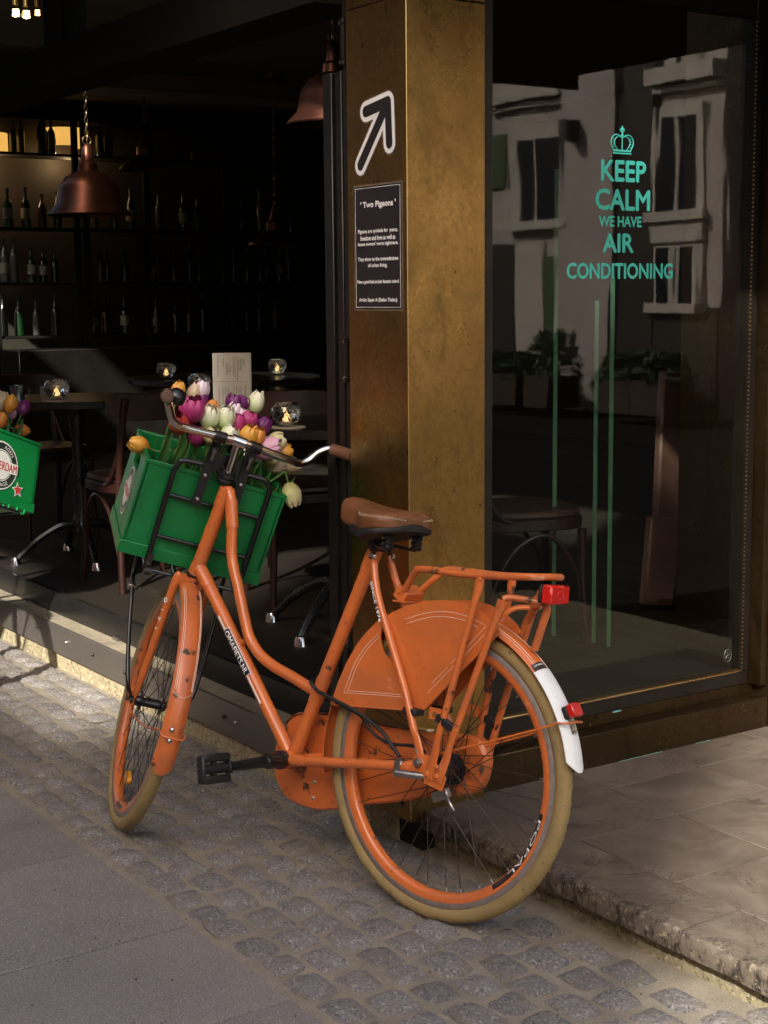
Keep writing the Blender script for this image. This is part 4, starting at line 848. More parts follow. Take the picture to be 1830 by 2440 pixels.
# --- frame
fr = MB()
tube(fr, [(.930, 0, .700), (.825, 0, .962)], .0195, 18)
for a, b in (((.928, 0, .705), (.912, 0, .745)), ((.846, 0, .910), (.826, 0, .960))): tube(fr, [a, b], .0215, 18)
tube(fr, [(.915, 0, .735), (.893, 0, .722), (.495, 0, .285)], .0175, 18); tube(fr, [(.912, 0, .738), (.862, 0, .686)], .0195, 18)
tt = smooth([(.838, 0, .962), (.815, 0, .945), (.797, 0, .885), (.789, 0, .794), (.773, 0, .745), (.751, 0, .700), (.714, 0, .616), (.690, 0, .572), (.648, 0, .535), (.591, 0, .511), (.515, 0, .492), (.425, 0, .466)], 6)
tube(fr, tt, .0148, 16); tube(fr, [tt[8], tt[14]], .0175, 16)
tube(fr, [(.495, 0, .285), (.272, 0, .868)], .0175, 18); tube(fr, [(.300, 0, .795), (.270, 0, .872)], .0195, 18); tube(fr, [(.435, 0, .442), (.410, 0, .507)], .0190, 18)
cyl(fr, (.495, -.036, .287), (.495, .036, .287), .0225, 20); tube(fr, [(.490, 0, .300), (.468, 0, .358)], .0195, 16)
tube(fr, [(.728, 0, .548), (.712, 0, .562)], .006, 8); cyl(fr, (.716, .008, .556), (.716, -.008, .556), .009, 10)
frame = bp('frame', fr, M_ORANGE)
for s, nm in ((1, 'l'), (-1, 'r')):
    cs = tube(MB(), [(.470, s * .030, .290), (.30, s * .050, .318), (.06, s * .068, .358), (.035, s * .070, .362), (.012, s * .071, .366)], [.0125, .0125, .0125, (.006, .015), (.004, .014)], 14, flat=(0, 1, 0)); tube(cs, [(.462, s * .031, .291), (.415, s * .036, .299)], .0145, 14)
    bp('chainstay', cs, M_ORANGE)
    ss = tube(MB(), smooth([(.258, s * .027, .836), (.250, s * .033, .812), (.236, s * .039, .775), (.205, s * .046, .715), (.10, s * .062, .545), (.052, s * .069, .452), (.034, s * .070, .418), (.019, s * .070, .384)], 4), [.0055] * 3 + [.0095] * 19 + [(.0045, .0105)] * 7, 12, flat=(0, 1, 0))
    sso = bp('seat_stay', ss, M_ORANGE)
    bb = MB(); lathe(bb, [(0, .012), (.008, .011), (.0095, .006), (.0095, 0)], 14, Matrix.Translation((.256, s * .031, .835)) @ (RY if s > 0 else Matrix.Rotation(pi / 2, 4, 'X')))
    bp('collar_bolt', bb, M_CHROME, sso)
    if s > 0:
        t_ = MB(); dr = (V((.19, .052, .69)) - V((.236, .042, .775))).normalized()
        text(t_, 'SINCE 1976', (.214, .0575, .728), dr, V((0, 1, 0)).cross(dr), .105, .008, bold=.0003); bp('since_lettering', t_, M_SIGNWHITE, sso)
    dp = prism(MB(), [(.043, .377), (.030, .393), (-.012, .396), (-.030, .385), (-.030, .340), (-.003, .336), (.009, .352), (.030, .352)], lambda a, b, c: V((a, c, b)), s * .0715, s * .0765)
    bp('dropout', dp, M_ORANGE, bevel=.001)
    nu = MB(); lathe(nu, [(.0, .012), (.006, .013), (.0065, .012), (.0065, .010), (.0105, .010), (.0115, .0)], 6, Matrix.Translation((.0, s * .077, .356)) @ (RY if s > 0 else Matrix.Rotation(pi / 2, 4, 'X'))); lathe(nu, [(.013, .002), (.014, 0)], 16, Matrix.Translation((.019, s * .077, .373)) @ RY)
    if s > 0: nu.xf(Matrix.Translation((.019, 0, .019)))
    bp('axle_nut', nu, M_STEEL, sharp=25)
# decal on the down tube
dd = (V((.634, 0, .438)) - V((.799, 0, .620))).normalized(); perp = V((-dd.z, 0, dd.x)) * -1
def dtp(t, w): # point on the left face of the down tube, wrapped round it
    c = V((.893, 0, .722)) + (V((.495, 0, .285)) - V((.893, 0, .722))) * t; an = w / .0178
    return c + perp * .0179 * sin(an) + V((0, 1, 0)) * .0179 * cos(an)
def dstrip(mb, t0, t1, w0, w1, lift):
    vs = []; n = 10
    for t in (t0, t1):
        for i in range(n + 1): p = dtp(t, w0 + (w1 - w0) * i / n); c = V((.893, 0, .722)) + (V((.495, 0, .285)) - V((.893, 0, .722))) * t; vs.append(p + (p - c).normalized() * lift)
    mb.add(vs, [(i, i + 1, n + 2 + i, n + 1 + i) for i in range(n)]); return mb
LDT = (V((.495, 0, .285)) - V((.893, 0, .722))).length
t0, t1 = .315, .565
bp('decal_border', dstrip(MB(), t0, t1, -.0125, .0125, .0004), M_SIGNWHITE, frame); bp('decal', dstrip(MB(), t0 + .003, t1 - .003, -.0113, .0113, .0008), M_BLACKSIGN, frame)
bp('decal_stripe', dstrip(dstrip(MB(), t0 - .075, t0 - .001, -.0035, .0025, .0004), t1 + .001, t1 + .145, -.0035, .0025, .0004), M_SIGNWHITE, frame)
tx = MB(); vs_, fs_ = glyphs_cut('OMAFIETS.NL', 0, 8); x0 = min(v[0] for v in vs_); x1 = max(v[0] for v in vs_); y0 = min(v[1] for v in vs_); y1 = max(v[1] for v in vs_)
def dword(bd):
    out = []
    for v in vs_:
        t = t0 + .012 + (t1 - t0 - .024) * (v[0] - x0) / (x1 - x0) + bd[0] / LDT; w = -(((v[1] - y0) / (y1 - y0)) - .5) * .0150 + bd[1]
        p = dtp(t, -w); c = V((.893, 0, .722)) + (V((.495, 0, .285)) - V((.893, 0, .722))) * t; out.append(p + (p - c).normalized() * (.0012 + bd[2]))
    return out
for bd in ((-.0005, 0, 0), (.0005, 0, .0001), (0, .0004, .0002), (0, -.0004, .0003)): tx.add(dword(bd), fs_)
bp('maker_lettering', tx, M_SIGNWHITE, frame)

# --- wheels
def torus_prof(R, r, n=20): return [(R + r * cos(2 * pi * k / n), r * sin(2 * pi * k / n)) for k in range(n + 1)]
RIMP = [(.3085, .0125), (.3078, .0150), (.300, .0150), (.289, .0118), (.2855, .0060), (.2850, 0), (.2855, -.0060), (.289, -.0118), (.300, -.0150), (.3078, -.0150), (.3085, -.0125)]
BEADP = [(.3220, .0125), (.3205, .0146), (.3165, .0144), (.3155, .0152), (.3130, .0148), (.3120, .0155), (.3086, .0152), (.3080, .0100), (.3080, -.0100), (.3086, -.0152), (.3120, -.0155), (.3165, -.0144), (.3205, -.0146), (.3220, -.0125)]
def rev(prof, seg): return lathe(MB(), prof, seg, RY)
def tyre_mb():
    n = 220; prof = []; 
    for k in range(25):
        a = rad(-224) + rad(268) * k / 24; prof.append(a)
    vs = []; m = len(prof)
    for i in range(n):
        th = 2 * pi * i / n
        for q, a in enumerate(prof):
            r_, y_ = cos(a + pi / 2), sin(a + pi / 2)
            a2 = a + rad(90); rr = .0196; cr_, cy_ = cos(a2), sin(a2)
            vs.append((th, a2))
    mb = MB(); mb.v = []
    for th, a2 in vs:
        ca, sa = cos(a2), sin(a2); rr = .0196
        if ca > .52: rr += .0008 * (1 if (int(th * n / (2 * pi) * 1.0) + (1 if sa > 0 else 0)) % 2 else -1) * (1 if abs(sa) > .12 else -.4)
        if .46 < ca < .54: rr -= .0006
        R = .3354 + rr * ca
        mb.v.append((R * cos(th), rr * sa, R * sin(th)))
    for i in range(n):
        for q in range(m - 1): mb.f.append((i * m + q, i * m + q + 1, ((i + 1) % n) * m + q + 1, ((i + 1) % n) * m + q)); mb.m.append(0)
    return mb
me_rim = mesh('rim', rev(RIMP, 120), M_ORANGE, sharp=50); me_rimw = mesh('rim_worn', rev(RIMP, 120), M_ORANGE_WORN, sharp=50); me_bead = mesh('reflex_band', rev(BEADP, 120), M_BEAD, sharp=60); me_tyre = mesh('tyre', tyre_mb(), M_TYRE, sharp=60)
def spoke_mesh(side, tang, fl=.026, fw_=.028):
    mb = MB(); a = tang * rad(62); p0 = V((fl * cos(a), side * fw_, fl * sin(a))); p1 = V((.2865, side * .004, 0)); tube(mb, [p0, p1], .00115, 6)
    d_ = (p0 - p1).normalized(); mb.mi = 1; tube(mb, [p1 + d_ * -.002, p1 + d_ * .011], .0019, 7); return mesh('spoke', mb, [M_SPOKE, M_STEEL])
SPK = {(s, t, b): spoke_mesh(s, t, b, w) for s in (-1, 1) for t in (-1, 1) for b, w in ((.020, .030), (.034, .026))}
def wheel(M_, flange, rimmesh, hub):
    w = bp('wheel', rimmesh, None, mat=M_) if False else obj('wheel', rimmesh, None, bike, mat=M_)
    obj('tyre', me_tyre, None, w); obj('reflex_band', me_bead, None, w); obj('hub', hub, None, w)
    for i in range(36):
        s = 1 if i % 2 else -1; t = 1 if (i // 2) % 2 else -1
        o = obj('spoke', SPK[(s, t, flange)], None, w); o.rotation_euler = (0, -2 * pi * (i + .3) / 36, 0)
    return w
hubf = mesh('hub', lathe(MB(), [(0, -.055), (.006, -.055), (.006, -.045), (.014, -.043), (.016, -.034), (.024, -.033), (.024, -.028), (.013, -.024), (.0125, 0), (.013, .024), (.024, .028), (.024, .033), (.016, .034), (.014, .043), (.006, .045), (.006, .055), (0, .055)], 20, RY), M_BLACKPAINT)
hubr = mesh('hub', lathe(MB(), [(0, -.072), (.006, -.072), (.006, -.05), (.022, -.046), (.022, -.036), (.038, -.030), (.038, -.022), (.030, -.019), (.030, .019), (.038, .022), (.038, .030), (.030, .034), (.040, .036), (.040, .046), (.012, .050), (.006, .052), (.006, .075), (0, .075)], 24, RY), M_BLACKPAINT)
rw_ = wheel(Matrix.Translation(RA), .034, me_rim, hubr)
FA = ST.inverted() @ (MB_.inverted() @ V((1.768258, 3.822691, .339927)))
WF = ST @ Matrix.Translation((FA.x, .008, FA.z)) @ Matrix.Rotation(rad(18), 4, 'Y')
fw_ = wheel(WF, .020, me_rimw, hubf)
# rim decal and amber spoke reflectors
def wpt(r, a, y): return V((r * cos(a), y, r * sin(a)))
dc = MB(); n = 24; a0, a1 = rad(188), rad(233); R0, R1 = .2885, .3005
def rimy(r): return .0118 + (r - .289) / .011 * .0032 + .0004
dc.add([wpt(r, a0 + (a1 - a0) * i / n, rimy(r)) for r in (R0, R1) for i in range(n + 1)], [(i, i + 1, n + 2 + i, n + 1 + i) for i in range(n)]); obj('rim_decal', dc, M_BLACKSIGN, rw_)
tx = MB(); text_arc(tx, 'POPAL', lambda r, a: wpt(r, a, rimy(r) + .0004), R0 + .0012, rad(191), rad(222), .0092); obj('rim_lettering', tx, M_SIGNWHITE, rw_)
tx = MB(); text_arc(tx, 'double wall', lambda r, a: wpt(r, a, rimy(r) + .0004), R0 + .004, rad(224), rad(231), .003); obj('rim_small_print', tx, M_BEAD, rw_)
dc = MB(); dc.add([wpt(r, rad(262) + rad(16) * i / n, rimy(r)) for r in (R0, R1) for i in range(n + 1)], [(i, i + 1, n + 2 + i, n + 1 + i) for i in range(n)]); o = obj('rim_decal', dc, M_BLACKSIGN, fw_)
obj('spoke_reflector', prism(MB(), [(.030 * cos(a), .017 * sin(a)) for a in [2 * pi * k / 18 for k in range(18)]], lambda a, b, c: wpt(.225, rad(282), 0) + V((b * cos(rad(282)) - a * sin(rad(282)), c, b * sin(rad(282)) + a * cos(rad(282)))), -.006, .006), M_AMBER, fw_, bevel=.002)

# --- mudguards
def guard_mb(R, a0, a1, hw, crown, n=60, thick=.0016, cut=0):
    mb = MB(); sec = []; k = 12
    for i in range(k + 1): y = -1 + 2 * i / k; sec.append((y * hw, -crown * abs(y) ** 2.4))
    for j in range(n + 1):
        a = a0 + (a1 - a0) * j / n
        for s in (0, 1):
            for y, dr in sec:
                aa = a + (cut * (1 - (y / hw) ** 2) if j == n else 0); r = R + dr - thick * s; mb.v.append((r * cos(aa), y, r * sin(aa)))
    m = 2 * (k + 1)
    for j in range(n):
        for i in range(k):
            a = j * m + i; mb.f += [(a, a + 1, a + m + 1, a + m)]; b = a + k + 1; mb.f += [(b, b + m, b + m + 1, b + 1)]
        for e in (0, k): a = j * m + e; mb.f.append((a, a + m, a + m + k + 1, a + k + 1))
    for j in (0, n):
        for i in range(k): a = j * m + i; mb.f.append((a, a + 1, a + k + 2, a + k + 1))
    mb.m = [0] * len(mb.f); return mb
def arc_line(mb, R, crown, hw, y, a0, a1, n=40, r=.0008):
    rr = R - crown * (abs(y) / hw) ** 2.4 + .0004
    tube(mb, [(rr * cos(a0 + (a1 - a0) * i / n), y, rr * sin(a0 + (a1 - a0) * i / n)) for i in range(n + 1)], r, 5); return mb
RG, HW, CR = .379, .0295, .014
TR = Matrix.Translation(RA)
rg = bp('rear_mudguard', guard_mb(RG, rad(-12), rad(136), HW, CR), M_ORANGE, mat=TR)
pn = MB()
for y in (-.0215, -.0165, .0165, .0215): arc_line(pn, RG, CR, HW, y, rad(60), rad(135.5))
obj('pinstripe', pn, M_PIN, rg)
wf_ = obj('white_flap', guard_mb(RG + .0018, rad(132.5), rad(166), HW + .0012, CR, n=20, cut=rad(4)), M_WHITE, rg)
st_ = MB(); n = 6
def gp(a, y, lift): rr = RG + .0018 - CR * (abs(y) / (HW + .0012)) ** 2.4 + lift; return V((rr * cos(a), y, rr * sin(a)))
def gpatch(mb, a0, a1, y0, y1, lift, n=8): return mb.add([gp(a0 + (a1 - a0) * j / 3, y0 + (y1 - y0) * i / n, lift) for j in range(4) for i in range(n + 1)], [(j * (n + 1) + i, j * (n + 1) + i + 1, (j + 1) * (n + 1) + i + 1, (j + 1) * (n + 1) + i) for j in range(3) for i in range(n)])
sk = obj('mudguard_sticker', gpatch(MB(), rad(129.6), rad(132.4), -.006, .0285, .0005), M_BLACKSIGN, rg)
def gtext(s, ac, yc, w, h, lift, ww=M_SIGNWHITE):
    vs2, fs2 = glyphs_cut(s, 12, 2); xa = min(v[0] for v in vs2); xb = max(v[0] for v in vs2); ya = min(v[1] for v in vs2); yb = max(v[1] for v in vs2)
    return MB().add([gp(ac - ((v[1] - (ya + yb) / 2) / (yb - ya) * h) / RG, yc - (v[0] - (xa + xb) / 2) / (xb - xa) * w, lift) for v in vs2], fs2)
obj('sticker_lettering', gtext('OMAFIETS', rad(130.6), .011, .030, .0052, .0010), M_SIGNWHITE, rg)
obj('sticker_small_print', gtext('De grootste van NL', rad(131.8), .011, .028, .0026, .0010), M_BEAD, rg)
# reflector on the flap, stay clamp
def boxm(mb, M_, hx, hy, hz):
    b = B((-hx, -hy, -hz), (hx, hy, hz)); b.xf(M_); return mb.join(b)
a = rad(149.5); Mr = Matrix.Translation((RG * cos(a), 0, RG * sin(a))) @ Matrix.Rotation(-a, 4, 'Y')
o = obj('reflector', boxm(MB(), Mr @ Matrix.Translation((.0215, .004, .002)), .009, .018, .0155), M_REDLENS, rg, bevel=.003); obj('reflector_housing', boxm(MB(), Mr @ Matrix.Translation((.005, .004, .002)), .0072, .0165, .0145), M_BLACKPLASTIC, rg, bevel=.003)
a = rad(153.5); Mr = Matrix.Translation((RG * cos(a), 0, RG * sin(a))) @ Matrix.Rotation(-a, 4, 'Y')
cl_ = boxm(MB(), Mr @ Matrix.Translation((.0055, .006, .004)), .0015, .007, .019)
for z in (-.009, .015): cl_.join(lathe(MB(), [(0, .006), (.0045, .005), (.006, .001), (.006, 0)], 10, Mr @ Matrix.Translation((.006, .006, z)) @ Matrix.Rotation(pi / 2, 4, 'Y')))
obj('stay_clamp', cl_, M_CHROME, rg)
sy = MB(); e_ = V((RG * cos(a), .0, RG * sin(a)))
for s in (1, -1): tube(sy, smooth([(-.030, s * .060, .050), (-.12, s * .050, .085), (-.30, s * .038, .158), e_ + V((.02, s * .036, 0)), e_ + V((-.008, s * .028, .004)), e_ + V((-.010, 0, .006))], 5), .0027, 7)
obj('mudguard_stay', sy, M_ORANGE, rg)

FR_, FHW = .379, .0290
fg = bp('front_mudguard', guard_mb(FR_, rad(92), rad(181), FHW, .014, cut=rad(3)), M_ORANGE_WORN, mat=ST @ Matrix.Translation((FA.x, .008, FA.z)) @ Matrix.Rotation(rad(-0), 4, 'Y'))
pn = MB()
for y in (-.0265, -.0225, .0185, .0225): arc_line(pn, FR_, .014, FHW, y, rad(96), rad(149), r=.0008)
tube(pn, [(lambda y: ((FR_ - .014 * (abs(y) / FHW) ** 2.4 + .0004) * cos(rad(149 + 3 * (1 - (y / .03) ** 2))), y, (FR_ - .014 * (abs(y) / FHW) ** 2.4 + .0004) * sin(rad(149 + 3 * (1 - (y / .03) ** 2)))))(-.0245 + .049 * i / 14) for i in range(15)], .0008, 5)
obj('pinstripe', pn, M_PIN, fg)
a = rad(167); e_ = V((FR_ * cos(a), 0, FR_ * sin(a))); sy = MB()
for s in (1, -1): tube(sy, smooth([(0, s * .062, -.003), (-.10, s * .058, -.000), (-.25, s * .046, .04), e_ + V((.02, s * .036, 0)), e_ + V((-.010, s * .026, -.002)), e_ + V((-.012, 0, -.003))], 5), .0025, 7)
obj('mudguard_stay', sy, M_ORANGE, fg)
bo = MB()
for da, yy in ((-2.2, .006), (2.2, .006)):
    aa = a + rad(da); lathe(bo, [(0, .008), (.0055, .006), (.007, 0)], 10, Matrix.Translation((FR_ * cos(aa), yy, FR_ * sin(aa))) @ Matrix.Rotation(-aa, 4, 'Y') @ Matrix.Rotation(pi / 2, 4, 'Y'))
obj('stay_bolt', bo, M_CHROME, fg)

# --- fork
fk = MB()
for s in (1, -1): tube(fk, smooth([(.0, s * .036, .372), (.0, s * .044, .352), (-.002, s * .047, .25), (-.006, s * .051, .10), (-.010, s * .055, .022), (FA.x, s * .057, FA.z - .006)], 5), [.0125] * 6 + [.012] * 8 + [.011] * 5 + [.0095] * 4 + [(.004, .010)] * 3, 14, flat=(0, 1, 0))
box(fk, (-.013, -.044, .345), (.013, .044, .372)); tube(fk, [(0, 0, .35), (0, 0, .385)], .019, 16)
fork = bp('fork', fk, M_ORANGE, mat=ST, bevel=0)
cb = MB(); lathe(cb, [(0, .012), (.007, .010), (.009, .004), (.011, .003), (.011, 0)], 12, Matrix.Translation((-.013, 0, .358)) @ Matrix.Rotation(-pi / 2, 4, 'Y'))
obj('crown_bolt', cb, M_CHROME, fork); lk = MB(); box(lk, (-.024, -.006, .318), (-.020, .006, .352)); tube(lk, [(-.026 - .002 * cos(t), .010 * cos(t), .316 + .012 * sin(t)) for t in [2 * pi * k / 14 for k in range(15)]], .002, 6); obj('mudguard_hook', lk, M_SPOKE, fork)
for s in (1, -1):
    nu = MB(); lathe(nu, [(0, .018), (.006, .017), (.0065, .010), (.011, .010), (.012, 0)], 8, Matrix.Translation((FA.x, s * .060, FA.z)) @ (RY if s > 0 else Matrix.Rotation(pi / 2, 4, 'X'))); obj('axle_nut', nu, M_SPOKE, fork, sharp=25)
ft = MB()
for ch, z, hh in (('O', .292, .020), ('I', .262, .014), ('Y', .236, .018), ('I', .206, .014)): rt__ = V((-.02, .045, -1)).normalized(); nn_ = V((-.62, .785, 0)); text(ft, ch, V((-.004, .0467 + (.30 - z) * .025, z)) + nn_ * .0133, rt__, nn_.cross(rt__), None, hh * .62, bold=.0007)
obj('fork_lettering', ft, M_SIGNWHITE, fork)
hs = MB(); lathe(hs, [(.0, .372), (.021, .372), (.024, .376), (.024, .382), (.020, .386), (0, .386)], 20); obj('lower_headset', hs, M_BLACKPAINT, fork)
uh = MB(); lathe(uh, [(0, .650), (.022, .650), (.0255, .655), (.0255, .662), (.0235, .664), (.0250, .667), (.0250, .674), (.021, .677), (.0205, .685), (.015, .688), (0, .688)], 24); bp('upper_headset', uh, M_BLACKPAINT, mat=ST)

# --- stem, handlebar, bell
sm = MB(); tube(sm, smooth([(0, 0, .680), (0, 0, .740), (0, 0, .764), (.006, 0, .775)], 4), [.0112] * 10 + [.0125] * 3, 16); cyl(sm, (.004, .020, .774), (-.003, -.020, .772), .0165, 18); lathe(sm, [(0, .786), (.008, .785), (.0085, .778), (.010, .776)], 12)
bp('stem', sm, M_CHROME, mat=ST)
hb = smooth([(-.165, .247, .8755), (-.105, .238, .862), (-.066, .222, .838), (-.045, .200, .800), (-.036, .178, .781), (-.025, .140, .7765), (0, 0, .774), (.025, -.140, .757), (.037, -.185, .752), (.045, -.214, .766), (.050, -.238, .796), (.052, -.260, .811), (.046, -.276, .813), (.0, -.302, .822)], 7)
bar = bp('handlebar', tube(MB(), hb, .0112, 18), M_CHROME, mat=ST)
def grip(pts, m, nm='grip'):
    p = smooth(pts, 8); n = len(p); return obj(nm, tube(MB(), p, [.0155 + .0012 * sin(pi * i / n) + .0007 * (i % 2) for i in range(n)], 16), m, bar)
grip([(-.085, .2325, .855), (-.14, .2425, .869), (-.178, .249, .878), (-.205, .2535, .884)], M_GRIPDARK); grip([(.052, -.268, .8118), (.036, -.285, .815), (.010, -.299, .820), (-.025, -.312, .827)], M_GRIP)
gr_ = MB(); e0 = V((-.205, .2535, .884)); dx = V((-.97, .16, .2)).normalized(); lathe(gr_, [(0, .003), (.012, .002), (.0165, -.004), (.017, -.014)], 18, Matrix.Translation(e0) @ dx.to_track_quat('Z', 'Y').to_matrix().to_4x4()); obj('grip_end', gr_, M_GRIPDARK, bar)
bl = MB(); bc = V((-.060, .205, .858)); bdn = V((-.25, -.55, .80)).normalized(); Q = Matrix.Translation(bc) @ bdn.to_track_quat('Z', 'Y').to_matrix().to_4x4()
lathe(bl, [(.0, .022), (.010, .021), (.020, .015), (.025, .005), (.026, -.002), (.022, -.003), (.022, -.010), (0, -.010)], 20, Q); obj('bell', bl, M_BLACKPAINT, bar)
for yb in (.055, -.050):
    k = (V((0, 0, .774)) + (V((-.025, .140, .7765)) - V((0, 0, .774))) * (yb / .14)) if yb > 0 else (V((0, 0, .774)) + (V((.025, -.140, .757)) - V((0, 0, .774))) * (-yb / .14))
    c_ = MB(); dxx = V((-.17, .97, .02 if yb > 0 else .12)).normalized(); cyl(c_, k - dxx * .017, k + dxx * .017, .0155, 16); obj('bar_clamp', c_, M_BLACKPAINT, bar)

# --- front carrier (turns with the bars)
fc = MB(); s_ = .030
loop = [(s_, .131, .352), (s_, .134, .45), (s_, .137, .60), (s_, .137, .642), (s_, .130, .664), (s_, .113, .677), (s_, 0, .681), (s_, -.100, .683), (s_, -.122, .672), (s_, -.133, .650), (s_, -.133, .55), (s_, -.135, .40), (s_, -.134, .352)]
tube(fc, smooth(loop, 6), .0078, 12)
for u_ in (.573, .452): tube(fc, [(s_ + .002, .130, u_), (s_ + .002, -.126, u_)], .0058, 10)
# platform under the crate
for y in (.125, .04, -.045, -.128): tube(fc, smooth([(s_, y, .36), (s_ + .012, y, .350), (.06, y, .347), (.36, y, .36)], 4), .0055, 8)
tube(fc, [(.36, .125, .36), (.36, -.128, .36)], .0055, 8); tube(fc, [(.03, .131, .352), (.03, -.134, .352)], .0055, 8)
carrier = bp('front_carrier', fc, M_BLACKPAINT, mat=ST)
for yb in (.055, -.047):
    pl_ = MB(); w = .0125; P_ = [(.0 if yb > 0 else .012, .770), (.010, .740), (.018, .690), (.0185, .566)]
    for i in range(3):
        (sa, ua), (sb_, ub) = P_[i], P_[i + 1]; pl_.add([(sa, yb - w, ua), (sa, yb + w, ua), (sb_, yb + w, ub), (sb_, yb - w, ub), (sa - .0035, yb - w, ua), (sa - .0035, yb + w, ua), (sb_ - .0035, yb + w, ub), (sb_ - .0035, yb - w, ub)], [(0, 1, 2, 3), (7, 6, 5, 4), (0, 4, 5, 1), (2, 6, 7, 3), (1, 5, 6, 2), (0, 3, 7, 4)])
    br = obj('bracket', pl_, M_BLACKPAINT, carrier); bo = MB()
    for u_ in ((.655, .585) if yb > 0 else (.655,)): obj('bracket_bolt', lathe(MB(), [(0, .006), (.005, .004), (.0065, .0)], 10, Matrix.Translation((.0145, yb, u_)) @ Matrix.Rotation(-pi / 2, 4, 'Y')), M_STEEL, carrier)
    obj('clamp_bolt', cyl(cyl(MB(), (-.010, yb, .735), (-.004, yb, .705), .0042, 8), (-.012, yb, .742), (-.008, yb, .730), .0075, 8), M_STEEL, carrier)
hp = MB(); hp.join(prism(MB(), [(.045, .725), (-.04, .722), (-.04, .668), (.045, .668)], lambda a, b, c: V((c, a, b)), .019, .022)); obj('headlamp_plate', hp, M_BLACKPAINT, carrier)
for y in (.128, -.131):
    cp_ = MB(); box(cp_, (.018, y - .008, .362), (.024, y + .008, .400)); lathe(cp_, [(0, .008), (.006, .006), (.008, 0)], 8, Matrix.Translation((.018, y, .372)) @ Matrix.Rotation(-pi / 2, 4, 'Y')); cyl(cp_, (.016, y + .006, .352), (.016, y - .012, .352), .012, 10)
    obj('hinge_clamp', cp_, M_SPOKE, carrier)
for s in (1, -1):
    sp = MB(); tube(sp, smooth([(.205, s * .130, .345), (.190, s * .130, .285), (.150, s * .128, .255), (.06, s * .115, .155), (-.020, s * .100, .072), (-.045, s * .090, .036), (-.036, s * .082, .018), (-.020, s * .072, .004), (FA.x, s * .066, FA.z)], 5), [.0062] * 33 + [.004] * 8, 10)
    so_ = obj('carrier_stay', sp, M_BLACKPAINT, carrier)
    obj('stay_clip', boxm(MB(), Matrix.Translation((.150, s * .128, .252)), .010, .010, .008), M_STEEL, carrier, bevel=.002)
    tl_ = obj('stay_wire', tube(MB(), [(.150, s * .124, .252), (.12, s * .09, .262)], .0018, 6), M_STEEL, carrier)

